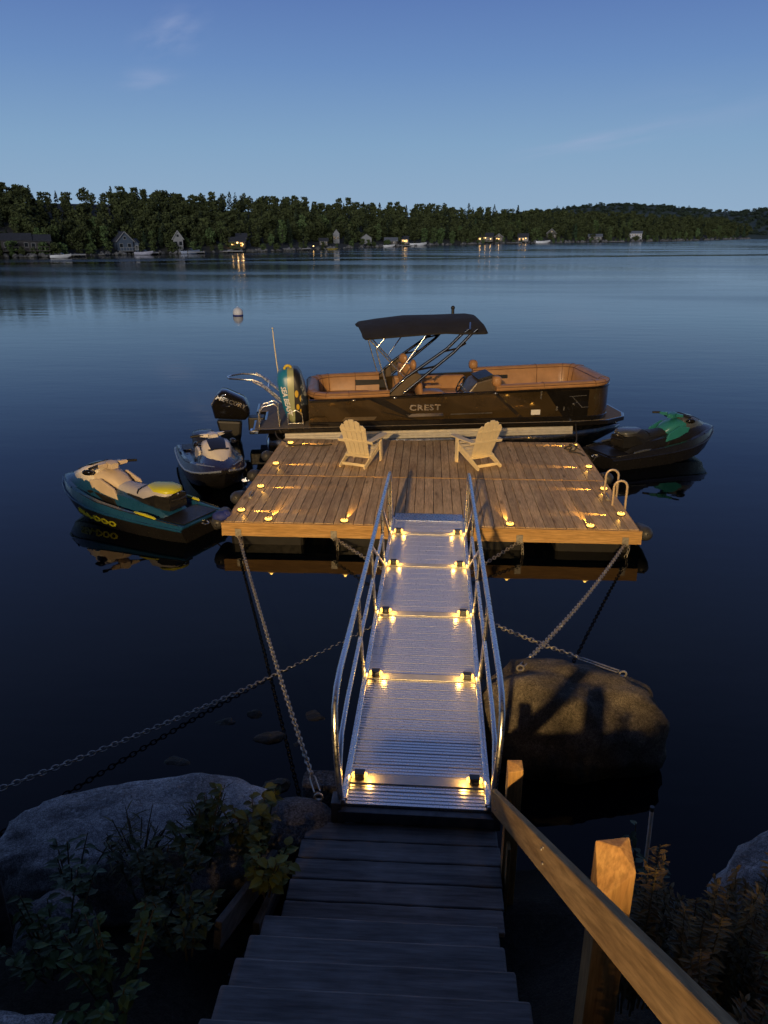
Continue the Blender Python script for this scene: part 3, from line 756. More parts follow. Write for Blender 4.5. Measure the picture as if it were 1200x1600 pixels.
# dark bow end panel, slash stripes, bright bars
fy = 0.10 - 0.047
def on_side(name, poly, mt, dep=0.008): 
    MB().prism(poly, fy - dep, fy - 0.001).build(name, mt, boat)
on_side('slash_stripe', [(2.30, 1.135), (2.62, 1.135), (3.22, 0.80), (3.12, 0.74)], M['blackgloss'])
on_side('slash_stripe', [(2.55, 0.86), (2.60, 0.86), (3.38, 0.675), (3.28, 0.675)], M['blackgloss'], 0.006)
on_side('slash_stripe', [(4.98, 1.19), (5.06, 1.19), (5.62, 0.675), (5.52, 0.675)], M['blackgloss'], 0.006)
on_side('accent_panel', [(1.75, 0.69), (2.42, 0.69), (2.48, 0.76), (1.82, 0.76)], M['brownmatte'])
on_side('bright_bar', [(3.16, 0.735), (3.90, 0.745), (3.88, 0.81), (3.10, 0.80)], M['alupol'])
on_side('grey_bar', [(4.05, 0.765), (4.95, 0.775), (4.95, 0.795), (4.05, 0.785)], M['darkmetal'])
on_side('bow_side_panel', [(6.50, 0.672), (7.05, 0.672), (7.05, 1.24), (6.10, 1.22)], M['blackgloss'])
for x, z, w_, h_ in ((5.98, 1.06, 0.025, 0.17), (6.34, 0.80, 0.035, 0.10), (6.50, 0.80, 0.03, 0.08), (6.28, 0.78, 0.0, 0)):
    if w_: on_side('grab_fitting', [(x, z), (x + w_, z), (x + w_ * 1.2, z + h_), (x + w_ * 0.2, z + h_)], M['chrome'], 0.012)
on_side('registration_plate', [(5.80, 0.72), (6.00, 0.72), (6.00, 0.83), (5.80, 0.83)], M['white'], 0.006)
m_ = MB()
for x0, z0, x1, z1 in ((6.62, 1.10, 7.0, 1.12), (6.68, 1.10, 6.92, 0.86), (6.90, 0.86, 7.05, 0.87)): m_.beam((x0, fy - 0.009, z0), (x1, fy - 0.009, z1), 0.012, 0.012)
m_.build('bow_emblem_line', M['chrome'], boat)
text_mesh('name_lettering', 'CREST', 0.165, T(3.50, fy - 0.006, 0.925, R(90), 0, 0), M['chrome'], boat, 0.005, 1.30, 0.0, 0.004, 1.12)
for x, z in ((2.0, 1.12), (2.86, 1.155), (5.0, 1.2)): MB().sphere((x, fy - 0.018, z), 0.03, 10, sq=(1.6, 0.5, 0.6)).build('fence_light', M['chrome'], boat, smooth=180)

# upholstery
def lounge(name, path, wide, z_off, drop, mt):
    def prof(i, x, y):
        t = fz_top(x) + z_off
        return [(0.055, t - drop), (0.075, t - drop + 0.03), (0.075, t - 0.05), (0.045, t - 0.01), (-0.05, t + 0.005), (-wide + 0.05, t - 0.01), (-wide, t - 0.06), (-wide - 0.05, t - 0.42), (-wide + 0.02, t - 0.44), (-0.03, t - drop)]
    o = MB().loft(sweep(path, prof)).build(name, mt, boat, smooth=50)
    rg = sweep(path, lambda i, x, y: [(a * 1.0 + (.006 if a > 0 else -.006), z + .004) for a, z in prof(i, x, y)])
    m_ = MB()
    for i in range(2, len(path) - 1, 3): m_.tube(rg[i][1:8], .007, 5)
    m_.tube([r_[6] for r_ in rg], .009, 6); m_.tube([r_[2] for r_ in rg], .009, 6)
    m_.build('piping', M['piping'], o, smooth=180)
lounge('bow_backrest', u_path(5.02, 7.58, 0.12, 2.48, 0.50), 0.17, 0.115, 0.115, M['tan'])
sp = [(2 * 1.14 + 2.62 - 2.62 - p[0] + 0, p[1]) for p in []]
sp = [(1.12 + (7.58 - x), y) for x, y in u_path(5.95, 7.58, 0.12, 2.48, 0.50)]
sp = sp[::-1]
lounge('stern_backrest', sp, 0.17, 0.115, 0.115, M['tan'])
def rrect(x0, y0, x1, y1, r_, n=4):
    out = []
    for cx, cy, a0 in ((x1 - r_, y0 + r_, -90), (x1 - r_, y1 - r_, 0), (x0 + r_, y1 - r_, 90), (x0 + r_, y0 + r_, 180)):
        for k in range(n + 1): a = R(a0 + 90 * k / n); out.append((cx + r_ * math.cos(a), cy + r_ * math.sin(a)))
    return out
for nm, (x0, y0, x1, y1) in {'bow_seat': (5.1, 1.68, 7.3, 2.30), 'bow_seat ': (5.1, 0.32, 7.3, 0.92), 'stern_seat': (1.3, 0.35, 2.55, 2.30), 'side_bench': (3.1, 1.75, 4.7, 2.40)}.items():
    MB().plate(rrect(x0, y0, x1, y1, 0.12), 0.56, 0.90).build(nm.strip(), M['tan'], boat, bevel=0.05, smooth=50)
MB().box((3.95, 2.38, 1.02), (1.75, 0.16, 0.36)).build('bench_backrest', M['tan'], boat, bevel=0.06, smooth=50)
for x, y in ((5.05, 0.20), (5.02, 2.40)):
    MB().box((x, y, fz_top(x) + 0.19), (0.20, 0.24, 0.22), None).build('headrest', M['tan'], boat, bevel=0.07, smooth=60)
# dark open cubbies under the far backrests
MB().box((2.55, 2.29, 1.04), (0.75, 0.02, 0.19)).build('drink_shelf', M['blackplastic'], boat)
MB().box((5.55, 2.29, 1.10), (0.60, 0.02, 0.19)).build('drink_shelf', M['blackplastic'], boat)
MB().box((5.50, 0.36, 1.03), (0.55, 0.10, 0.06)).build('armrest', M['tan'], boat, bevel=0.03)
# helm seats
def helm_seat(x, y, rz):
    Mx = T(x, y, 0.56, 0, 0, rz)
    m_ = MB()
    m_.loft([[(Mx @ Vector((a, b, z))) for a, b in rrect(-0.27 + e, -0.27 + e, 0.28 - e, 0.27 - e, 0.10)] for z, e in ((0.42, 0.03), (0.46, 0), (0.56, 0), (0.60, 0.04))])
    m_.build('helm_seat', M['tan'], boat, smooth=60)
    s = bpy.data.objects[boat.children[-1].name]
    m_ = MB()
    rings = []
    for z, xo, hw, th in ((0.55, -0.26, 0.25, 0.07), (0.75, -0.30, 0.27, 0.10), (0.98, -0.36, 0.24, 0.09), (1.06, -0.38, 0.18, 0.06)):
        rings.append([Mx @ Vector((xo + th * math.cos(q), hw * math.sin(q), z)) for q in [2 * math.pi * k / 14 for k in range(14)]])
    m_.loft(rings); m_.build('seat_back', M['tan'], s, smooth=60)
    MB().sphere((0, 0, 0), 0.12, 12, Mx @ T(-0.40, 0, 1.17), (0.6, 1.1, 1.0)).build('seat_headrest', M['tan'], s, smooth=180)
    for sgn in (-1, 1): MB().box((-0.02, sgn * 0.29, 0.74), (0.36, 0.06, 0.06), Mx).build('seat_arm', M['tan'], s, bevel=0.02)
    MB().lathe([(0.18, 0), (0.17, 0.02), (0.06, 0.05), (0.05, 0.42)], 14, Mx).build('pedestal', M['darkmetal'], s, smooth=40)
helm_seat(3.72, 0.72, R(6)); helm_seat(3.55, 1.80, R(35))
# console
m_ = MB()
m_.prism([(4.45, 0.56), (5.05, 0.56), (5.12, 1.42), (4.98, 1.50), (4.62, 1.40), (4.42, 1.15)], 0.22, 1.05)
m_.build('console', M['brownmatte'], boat, bevel=0.03)
MB().prism([(4.70, 1.42), (4.98, 1.502), (5.14, 1.42), (5.16, 1.43), (4.98, 1.56), (4.66, 1.47)], 0.26, 1.0).build('windscreen', M['blackplastic'], boat, bevel=0.01)
wt = T(4.36, 0.62, 1.30, 0, R(-62), 0)
m_ = MB(); m_.tube([(0.18 * math.cos(a), 0.18 * math.sin(a), 0) for a in [2 * math.pi * k / 20 for k in range(20)]], 0.016, 8, True, wt)
for k in range(3): m_.tube([(0, 0, -0.03), (0.17 * math.cos(2.1 * k), 0.17 * math.sin(2.1 * k), 0)], 0.012, 6, False, wt)
m_.build('steering_wheel', M['blackplastic'], boat, smooth=60)
MB().sphere((0, 0, -0.02), 0.05, 10, wt, (1, 1, 0.5)).build('wheel_hub', M['chrome'], boat, smooth=180)
m_ = MB(); m_.box((4.45, 0.25, 1.14), (0.16, 0.08, 0.12)); m_.tube([(4.42, 0.25, 1.2), (4.34, 0.25, 1.32)], 0.016, 8); m_.build('throttle', M['chrome'], boat, bevel=0.01)

# folding tower arch: two tubes on each side, a bronze web at the foot
for v in (0.16, 2.44):
    MB().tube([(2.72, v, 1.20), (3.10, v, 1.55), (3.95, v, 2.13), (4.25, v, 2.42), (4.40, v, 2.52)], 0.032, 10).build('arch_tube', M['blackgloss'], boat, smooth=60)
    MB().tube([(3.05, v, 1.22), (3.55, v, 1.62), (4.10, v, 2.06), (4.45, v, 2.42), (4.58, v, 2.52)], 0.032, 10).build('arch_tube', M['blackgloss'], boat, smooth=60)
    MB().tube([(3.32, v, 1.70), (3.70, v, 1.77), (3.82, v, 1.84)], 0.020, 8).build('arch_link', M['blackgloss'], boat, smooth=60)
    MB().tube([(3.90, v, 2.08), (4.15, v, 2.13), (4.35, v, 2.24)], 0.020, 8).build('arch_link', M['blackgloss'], boat, smooth=60)
    MB().prism([(2.62, 1.17), (3.00, 1.17), (3.42, 1.50), (3.42, 1.60), (3.34, 1.64), (3.12, 1.58)], v - 0.016, v + 0.016).build('arch_web', M['brownmatte'], boat, bevel=0.008)
MB().tube([(4.42, 0.16, 2.50), (4.50, 0.5, 2.60), (4.54, 1.3, 2.64), (4.50, 2.1, 2.60), (4.42, 2.44, 2.50)], 0.03, 10).build('arch_top', M['blackgloss'], boat, smooth=60)
# canopy: arched cloth, its rear bow lower, front rolled over the arch
rings = []
for x, zc, edge, hw in ((2.20, 2.50, 2.40, 1.08), (2.24, 2.56, 2.37, 1.16), (2.65, 2.62, 2.40, 1.18), (3.25, 2.68, 2.43, 1.20), (3.9, 2.68, 2.47, 1.20), (4.30, 2.70, 2.46, 1.20), (4.58, 2.71, 2.46, 1.19), (4.74, 2.69, 2.46, 1.17), (4.80, 2.62, 2.47, 1.12)):
    up_, dn_ = [], []
    for k in range(13):
        a = -1 + 2 * k / 12; z = edge + (zc - edge) * (1 - abs(a) ** 2.6) + 0.008 * math.sin(9 * a + 3 * x)
        up_.append((x, 1.3 + a * hw, z)); dn_.append((x + 0.02, 1.3 + a * (hw - 0.012), z - 0.035 - 0.05 * (1 - abs(a))))
    rings.append(up_ + dn_[::-1])
MB().loft(rings).build('bimini_canopy', M['canvas'], boat, smooth=70)
for v, sg in ((0.16, -1), (2.44, 1)):
    for a, b_ in (((2.33, 2.36), (3.06, 1.56)), ((3.50, 2.40), (2.96, 1.66)), ((2.48, 2.15), (2.72, 1.28)), ((2.70, 2.40), (2.48, 2.16))):
        MB().tube([(a[0], v, a[1]), (b_[0], v, b_[1])], 0.016, 8).build('bimini_strut', M['steel'], boat, smooth=60)
m_ = MB(); m_.cyl((4.45, 2.2, 2.5), (4.45, 2.2, 2.74), 0.035); m_.sphere((4.45, 2.2, 2.77), 0.05, 10); m_.build('anchor_light', M['blackplastic'], boat, smooth=50)
for y in (2.35,):
    m_ = MB(); m_.cyl((2.88, y, 1.2), (2.88, y, 1.36), 0.02); m_.sphere((2.88, y, 1.38), 0.035, 8); m_.build('speaker_knob', M['blackplastic'], boat, smooth=50)

# stern: rails, boarding ladder, light pole
m_ = MB()
for y in (0.95, 1.65):
    m_.tube([(0.88, y, 0.56), (0.55, y, 0.92), (0.05, y, 1.36), (-0.12, y, 1.42), (-0.38, y, 1.44), (-0.62, y + (0.16 if y < 1.3 else -0.16), 1.43)], 0.021, 8)
m_.tube([(-0.62, 1.11, 1.43), (-0.68, 1.30, 1.43), (-0.62, 1.49, 1.43)], 0.021, 8)
for u_, z_ in ((0.62, 0.85), (0.20, 1.24)): m_.tube([(u_, 0.95, z_), (u_, 1.65, z_)], 0.012, 8)
for y in (0.75, 1.85):
    m_.tube([(0.88, y, 0.56), (0.62, y, 0.84), (0.12, y, 1.30), (-0.10, y, 1.42)], 0.019, 8)
    for u_, z_ in ((0.62, 0.85), (0.12, 1.30)): m_.tube([(u_, y, z_), (u_, 0.95 if y < 1 else 1.65, z_)], 0.010, 6)
m_.build('stern_rail', M['steel'], boat, smooth=60)
m_ = MB()
for y in (0.14, 0.48):
    m_.tube([(0.02, y, 0.57), (0.02, y, 0.86), (0.12, y, 1.0), (0.34, y, 1.06), (0.42, y, 1.0), (0.44, y, 0.57)], 0.020, 8)
for u_, z_ in ((0.02, 0.60), (0.02, 0.80), (0.24, 1.04)): m_.tube([(u_, 0.14, z_), (u_, 0.48, z_)], 0.014, 8)
m_.build('boarding_ladder', M['steel'], boat, smooth=60)
m_ = MB()
m_.tube([(0.62, 0.30, 0.57), (0.62, 0.30, 0.82), (0.80, 0.30, 0.88), (0.92, 0.30, 0.80), (0.94, 0.30, 0.57)], 0.013, 8)
m_.tube([(0.62, 0.30, 0.60), (0.94, 0.30, 0.60)], 0.010, 8); m_.build('grab_rail', M['steel'], boat, smooth=60)
m_ = MB(); m_.tube([(0.47, 1.0, 1.22), (0.40, 1.02, 1.90), (0.36, 1.02, 2.46)], [0.016, 0.014, 0.011], 8); m_.sphere((0.36, 1.02, 2.49), 0.022, 8); m_.build('stern_light_pole', M['chair'], boat, smooth=60)
MB().box((-0.08, 0.10, 0.50), (0.20, 0.22, 0.08)).build('corner_bumper', M['alupol'], boat, bevel=0.02)

# outboard motor
om = MB()
out = [(-1.00, 0.55), (-0.34, 0.50), (-0.24, 0.60), (-0.24, 0.78), (-0.30, 0.92), (-0.36, 0.99), (-0.72, 1.16), (-0.82, 1.17), (-0.94, 1.06), (-1.06, 0.86)]
rings = []
for y, sc in ((1.04, 0.80), (1.07, 0.92), (1.14, 1.0), (1.46, 1.0), (1.53, 0.92), (1.56, 0.80)):
    rings.append([(-0.65 + (a + 0.65) * sc, y, 0.83 + (b_ - 0.83) * sc) for a, b_ in out])
om.loft(rings); omo = om.build('outboard_motor', M['blackgloss'], boat, bevel=0.02, smooth=40)
MB().prism([(-0.98, 0.50), (-0.42, 0.46), (-0.46, 0.10), (-0.62, -0.5), (-0.86, -0.5), (-0.90, 0.10)], 1.16, 1.44).build('motor_leg', M['blackplastic'], omo, bevel=0.05)
MB().box((-0.10, 1.3, 0.40), (0.36, 0.36, 0.30)).build('motor_bracket', M['blackplastic'], omo, bevel=0.03)
text_mesh('motor_lettering', 'MERCURY', 0.135, T(-0.62, 1.035, 0.93, R(90), R(21), 0), M['chrome'], omo, 0.010, 1.1, 0.25, 0.003)
MB().prism([(-1.06, 0.86), (-0.94, 1.06), (-0.90, 1.05), (-1.01, 0.86)], 1.10, 1.50).build('motor_trim', M['darkmetal'], omo)

# inflatable tube standing on the stern platform
def boat_pt(u, v, z): return Vector(BOAT_LOC) + Matrix.Rotation(BOAT_RZ, 3, 'Z') @ Vector((u, v, z))
def towable():
    m, n, l, p = new_mat('towable_print')
    v = coords(n, l); sp_ = n.new('ShaderNodeSeparateXYZ'); l.new(v, sp_.inputs[0])
    vo = n.new('ShaderNodeTexVoronoi'); vo.inputs['Scale'].default_value = 5.2
    mp = n.new('ShaderNodeMapping'); mp.inputs['Scale'].default_value = (1.6, 1.0, 0.8); l.new(v, mp.inputs[0]); l.new(mp.outputs[0], vo.inputs['Vector'])
    yel = mixc(n, l, maprange(n, l, vo.outputs['Distance'], 0.30, 0.34), (0.62, 0.40, 0.03), (0.015, 0.015, 0.02))
    nz = noise_n(n, l, 5, 4, v, 0.6)
    gra = mixc(n, l, maprange(n, l, nz, 0.47, 0.53), (0.30, 0.33, 0.32), (0.02, 0.03, 0.05))
    gra = mixc(n, l, maprange(n, l, sp_.outputs['Z'], 0.42, 0.40), gra, (0.01, 0.01, 0.012))
    # bands across the thickness: blue rim, pale yellow-green, yellow scallops, graphic face
    col = mixc(n, l, maprange(n, l, sp_.outputs['X'], 0.02, 0.03), yel, gra)
    col = mixc(n, l, maprange(n, l, sp_.outputs['X'], -0.115, -0.105), (0.33, 0.36, 0.20), col)
    col = mixc(n, l, maprange(n, l, sp_.outputs['X'], -0.245, -0.235), (0.02, 0.20, 0.36), col)
    l.new(col, p.inputs['Base Color']); p.inputs['Roughness'].default_value = 0.35
    return m
tb = thing('inflatable_tube', 'blue and yellow inflatable towing tube standing on edge on the stern platform of the boat', 'inflatable', boat_pt(0.88, 0.42, 0.565), BOAT_RZ)
rings = []
TL = T(0, 0, 0, 0, R(-12), 0)
for z, wx, wy in ((0.0, 0.10, 0.20), (0.03, 0.19, 0.34), (0.12, 0.25, 0.44), (0.40, 0.28, 0.50), (0.75, 0.28, 0.50), (1.00, 0.26, 0.46), (1.12, 0.21, 0.38), (1.18, 0.10, 0.22)):
    rr = rrect(-wx, -wy * 0.55, wx, wy * 1.2, min(wx, 0.16), 5)
    rings.append([TL @ Vector((a, b_ + 0.2, z)) for a, b_ in rr])
tubem = MB().loft(rings).build('tube_body', towable(), tb, smooth=70)
for z, s_ in ((1.19, 1),):
    m_ = MB(); m_.tube([TL @ Vector((0.02 + 0.07 * math.cos(a), 0.10, 1.18 + 0.06 * math.sin(a))) for a in [k * math.pi / 6 for k in range(7)]], 0.03, 8); m_.build('grab_handle', M['yellow'], tb, smooth=60)
text_mesh('tube_lettering', 'SEA BEAST', 0.14, TL @ T(-0.165, -0.085, 0.56, R(90), R(90), 0), M['white'], tb, 0.006, 0.95, 0.3, 0.004)
# ================================================================== MOORING LINES
def line(name, label, pts, r_=0.009):
    pts = [Vector(p) for p in pts]; P = []
    for i in range(len(pts) - 1):
        p0, p1, p2, p3 = pts[max(i - 1, 0)], pts[i], pts[i + 1], pts[min(i + 2, len(pts) - 1)]
        for k in range(6):
            t = k / 6
            P.append(0.5 * ((2 * p1) + (p2 - p0) * t + (2 * p0 - 5 * p1 + 4 * p2 - p3) * t * t + (3 * p1 - p0 - 3 * p2 + p3) * t ** 3))
    P.append(pts[-1])
    return tag(MB().tube(P, r_, 7).build(name, M['rope'], smooth=180), label, 'rope', 'mooring ropes')
line('mooring_rope', 'dark rope on the rear left dock cleat, its end lying on the boards',
     [boat_pt(0.35, 0.02, 0.5), (-3.03, 14.8, 0.47), (-2.80, 14.47, 0.47), (-2.70, 14.40, 0.42), (-2.45, 14.52, 0.412), (-2.15, 14.44, 0.412), (-1.9, 14.56, 0.412)], 0.013)
line('mooring_rope', 'dark rope piled around the rear right dock cleat below the boat bow',
     [boat_pt(6.8, 0.03, 0.52), (2.98, 14.85, 0.46), (2.80, 14.60, 0.47), (2.92, 14.50, 0.47), (2.85, 14.36, 0.42), (2.70, 14.55, 0.415), (2.92, 14.72, 0.42), (2.76, 14.30, 0.42), (2.96, 14.1, 0.42), (3.06, 13.9, 0.30)], 0.014)

# ================================================================== FENDERS
def fender():
    t = thing('fender', 'fender', 'fender')
    MB().lathe([(0.02, -0.30), (0.06, -0.29), (0.10, -0.24), (0.115, -0.15), (0.115, 0.15), (0.10, 0.24), (0.06, 0.29), (0.025, 0.31)], 16).build('body', M['rubber'], t, smooth=60)
    MB().tube([(0, 0, 0.30), (0.0, 0, 0.36)], 0.012, 6).build('hanger', M['rope'], t)
    return t
FE = fender()
for i, (x, y, z, rx, ry, lab) in enumerate([(-3.10, 10.62, 0.30, 0.5, -0.1, 'dark grey fender at the front left corner of the dock, with blue cloth against it'),
                                   (-3.10, 11.75, 0.24, 0.25, 0, 'dark grey fender on the left dock side next to the teal watercraft stern'),
                                   (-3.10, 12.95, 0.24, 0.2, 0, 'dark grey fender on the left dock side facing the navy watercraft'),
                                   (-3.10, 14.15, 0.26, 0.2, 0, 'dark grey fender on the left dock side nearest the boat'),
                                   (3.20, 13.15, 0.24, 0.2, 0, 'dark grey fender on the right dock side nearest the black watercraft'),
                                   (3.20, 10.62, 0.22, 0.3, 0.1, 'dark fender at the front right corner of the dock below the ladder')]):
    t = FE if i == 0 else copy_tree(FE)
    t.location = (x, y, z); t.rotation_euler = (rx + R(60), ry, 0); tag(t, lab, 'fender', 'fenders along the dock sides')
m_ = MB(); m_.sphere((0, 0, 0), 0.10, 14, T(), (1.3, 1, 0.75)); m_.sphere((0.08, 0.03, 0.02), 0.07, 12)
o = m_.build('blue_cloth', M['bluefab'], smooth=180); o.location = (-3.06, 10.42, 0.40); tag(o, 'crumpled bright blue cloth on the front left dock corner', 'cloth')

# ================================================================== BUOY
by = at(372, 493, 0.0)
t = thing('mooring_buoy', 'white round mooring buoy floating alone on open water left of the boat', 'buoy', by)
MB().sphere((0, 0, 0.16), 0.29, 20).build('ball', M['buoy'], t, smooth=180)
MB().lathe([(0.292, 0), (0.294, 0.02), (0.292, 0.05)], 20).build('stripe', M['bluefab'], t, smooth=60)
MB().tube([(0.04 * math.cos(a), 0, 0.47 + 0.04 * math.sin(a)) for a in [k * math.pi / 5 for k in range(10)]], 0.01, 6, True).build('ring', M['steel'], t)
# ================================================================== PERSONAL WATERCRAFT  (local: x = bow, y = port, z = up from the water)
HULL = [(-1.55, .52, .25, -.12, .42, -.02), (-1.2, .56, .26, -.14, .50, -.02), (-.6, .59, .27, -.15, .53, -.02), (0, .60, .29, -.15, .53, 0), (.5, .58, .33, -.13, .50, .03),
        (.9, .50, .39, -.05, .415, .09), (1.2, .38, .45, .08, .29, .18), (1.45, .22, .52, .28, .10, .38), (1.60, .06, .57, .50, .02, .54)]
DECK = [(-1.55, [(.52, .27), (.49, .31), (.44, .31), (.43, .30), (.2, .30), (.15, .30), (0, .30)]),
        (-1.0, [(.57, .28), (.53, .35), (.47, .35), (.45, .29), (.25, .29), (.22, .31), (0, .32)]),
        (-.85, [(.575, .285), (.535, .37), (.48, .37), (.45, .28), (.32, .28), (.27, .42), (0, .48)]),
        (-.3, [(.60, .29), (.55, .41), (.49, .41), (.46, .26), (.34, .26), (.28, .52), (0, .58)]),
        (.25, [(.60, .32), (.55, .46), (.48, .46), (.45, .28), (.36, .28), (.30, .58), (0, .66)]),
        (.55, [(.58, .35), (.54, .51), (.47, .52), (.44, .36), (.38, .40), (.32, .64), (0, .76)]),
        (.9, [(.50, .41), (.47, .56), (.42, .60), (.38, .58), (.34, .62), (.25, .74), (0, .80)]),
        (1.2, [(.38, .47), (.36, .58), (.32, .63), (.28, .65), (.24, .67), (.15, .72), (0, .75)]),
        (1.45, [(.22, .54), (.2, .61), (.18, .64), (.15, .66), (.12, .67), (.08, .68), (0, .69)]),
        (1.60, [(.06, .58), (.055, .61), (.05, .62), (.04, .63), (.03, .63), (.02, .63), (0, .63)])]
def watercraft(label, loc, rz, c_hull, c_deck, c_cowl, c_seat, c_tip, c_tank, c_bar, c_lip, text=None, c_text=None, nosecap=None, turn=0.0):
    t = thing('personal_watercraft', label, 'watercraft', loc, rz, 'personal watercraft tied to the dock')
    MB().half([(x, [(0, k), (cy, cz), (rb * .985, rz_ - .07), (rb, rz_), (rb * .9, rz_ + .03), (0, rz_ + .02)][::-1][::-1]) for x, rb, rz_, k, cy, cz in HULL]).build('hull', c_hull, t, smooth=35)
    rub = []
    for s in (1, -1):
        pts = [(x, s * (rb + .012), rz_) for x, rb, rz_, *_ in HULL]
        MB().tube(pts, 0.022, 8).build('rub_rail', c_lip, t, smooth=60)
    MB().half([(x, pr) for x, pr in DECK]).build('deck', c_deck, t, smooth=28)
    MB().half([(-1.50, [(.40, .312), (.40, .325), (0, .328)]), (-1.02, [(.42, .315), (.42, .33), (0, .333)])]).build('rear_mat', M['blackplastic'], t)
    for s in (1, -1):
        MB().prism([(-.80, .285), (.62, .285), (.62, .30), (-.80, .295)], s * .36, s * .445).build('foot_mat', M['blackplastic'], t)
        # raised side accent along the gunwale at the stern
        MB().prism([(-1.02, .36), (-.62, .40), (-.55, .425), (-.75, .43), (-.98, .40)], s * .50, s * .545).build('gunwale_accent', c_tip, t, bevel=.008)
    ST = [(-1.00, .13, .56, .72), (-.92, .20, .50, .765), (-.70, .235, .46, .775), (-.50, .24, .46, .765), (-.38, .22, .46, .70), (-.15, .19, .50, .68), (.10, .165, .54, .69), (.28, .16, .58, .74)]
    f = lambda st: [(x, [(w_, zb), (w_ * 1.02, zt - .09), (w_ * .86, zt - .025), (w_ * .45, zt + .004), (0, zt + .01)]) for x, w_, zb, zt in st]
    MB().half(f(ST)).build('seat', c_seat, t, smooth=60)
    MB().half([(-1.04, [(.11, .70), (.11, .725), (.08, .745), (.04, .752), (0, .755)]), (-.95, [(.205, .705), (.210, .735), (.17, .772), (.09, .787), (0, .792)]), (-.74, [(.245, .730), (.245, .745), (.208, .778), (.11, .796), (0, .80)]),
               (-.50, [(.12, .768), (.12, .772), (.09, .777), (.05, .782), (0, .786)])]).build('seat_tip', c_tip, t, smooth=60)
    MB().half([(-1.03, [(.20, .40), (.20, .64), (0, .70)]), (-.75, [(.255, .42), (.250, .66), (0, .70)]), (-.50, [(.275, .42), (.25, .56), (0, .58)]), (-.1, [(.25, .46), (.21, .58), (0, .6)])]).build('seat_base', M['blackplastic'], t)
    TK = [(.12, .15, .56, .70), (.25, .19, .52, .80), (.42, .22, .52, .87), (.60, .24, .55, .90), (.72, .22, .58, .88)]
    MB().half(f(TK)).build('tank_cover', c_tank, t, smooth=60)
    for s in (1, -1):
        MB().prism([(.02, .46), (.60, .56), (.66, .74), (.40, .80), (.10, .66)], s * .275, s * .325, T()).build('side_cover', c_tank, t, bevel=.015)
    CW = [(.55, .20, .66, .95), (.68, .27, .62, .99), (.85, .27, .62, .95), (1.05, .23, .62, .86), (1.22, .15, .63, .77), (1.36, .06, .64, .71)]
    MB().half(f(CW)).build('hood', c_cowl, t, smooth=50)
    MB().half([(x, [(w_ * .62, zt - .03), (w_ * .60, zt + .008), (w_ * .3, zt + .02), (0, zt + .022)]) for x, w_, zb, zt in CW[1:4]]).build('hood_panel', nosecap or M['blackgloss'], t, smooth=60)
    # steering
    hb = T(.42, 0, .99, 0, R(-8), turn)
    MB().half([(-.13, [(.06, -.04), (.06, .05), (0, .07)]), (0, [(.10, -.06), (.10, .06), (0, .085)]), (.12, [(.07, -.08), (.07, .02), (0, .04)])], M=hb).build('handlebar_pod', c_bar, t, smooth=60)
    MB().tube([(-.06, -.40, .02), (-.02, -.26, .03), (.02, -.08, .01), (.02, .08, .01), (-.02, .26, .03), (-.06, .40, .02)], .018, 8, False, hb).build('handlebar', M['blackplastic'], t, smooth=60)
    for s in (1, -1):
        MB().tube([(-.025, s * .25, .03), (-.07, s * .42, .02)], .026, 10, False, hb).build('grip', M['blackplastic'], t, smooth=60)
        MB().loft([[hb @ Vector((-.01 + a, s * .10, b_)) for a, b_ in ((-.04, -.03), (.05, -.03), (.05, .05), (-.04, .06))], [hb @ Vector((-.04 + a, s * .26, b_)) for a, b_ in ((-.03, -.0), (.03, -.0), (.03, .05), (-.03, .055))]]).build('bar_shroud', c_bar, t, bevel=.01)
        mr = MB(); mr.sphere((0, 0, 0), .085, 12, T(.62, s * .36, .90, 0, 0, s * .35), (1.25, .55, .65)); mr.tube([(.70, s * .22, .86), (.64, s * .33, .88)], .02, 6)
        mr.build('mirror', M['blackgloss'], t, smooth=60)
    MB().tube([(-1.56, -.06, .24), (-1.62, -.05, .22), (-1.64, 0, .22), (-1.62, .05, .22), (-1.56, .06, .24)], .011, 6).build('tow_hook', M['steel'], t)
    MB().sphere((-1.04, 0, .665), .026, 8, sq=(.5, 1, 1)).build('tail_button', M['chrome'], t, smooth=180)
    MB().tube([(-1.06, -.17, .60), (-1.12, -.10, .60), (-1.12, .10, .60), (-1.06, .17, .60)], .014, 8).build('grab_handle', M['blackplastic'], t, smooth=60)
    for s in (1, -1):
        MB().prism([(.02, .33), (.72, .43), (.80, .52), (.62, .56), (.10, .47)], s * .315, s * .345).build('knee_recess', M['blackplastic'], t, bevel=.01)
        MB().loft([[(1.50, s * .19, .645), (1.50, s * .17, .655), (1.50, s * .165, .645)], [(1.0, s * .455, .575), (1.0, s * .43, .60), (1.0, s * .425, .585)]]).build('bow_accent', c_lip, t)
        MB().tube([(-1.45, s * .50, .325), (-.9, s * .545, .372), (-.2, s * .565, .415), (.3, s * .56, .465), (.7, s * .52, .54)], .007, 6).build('deck_seam', M['blackplastic'], t, smooth=180)
    MB().half([(1.02, [(.20, .862), (.20, .872), (0, .885)]), (1.06, [(.19, .85), (.19, .86), (0, .873)])]).build('hood_seam', M['blackplastic'], t)
    MB().half([(-.36, [(.215, .52), (.218, .63), (.19, .69), (.10, .712), (0, .718)]), (-.33, [(.212, .52), (.215, .63), (.187, .688), (.10, .71), (0, .716)])]).build('seat_seam', M['blackplastic'], t)
    t.scale = (.94, .94, .88)
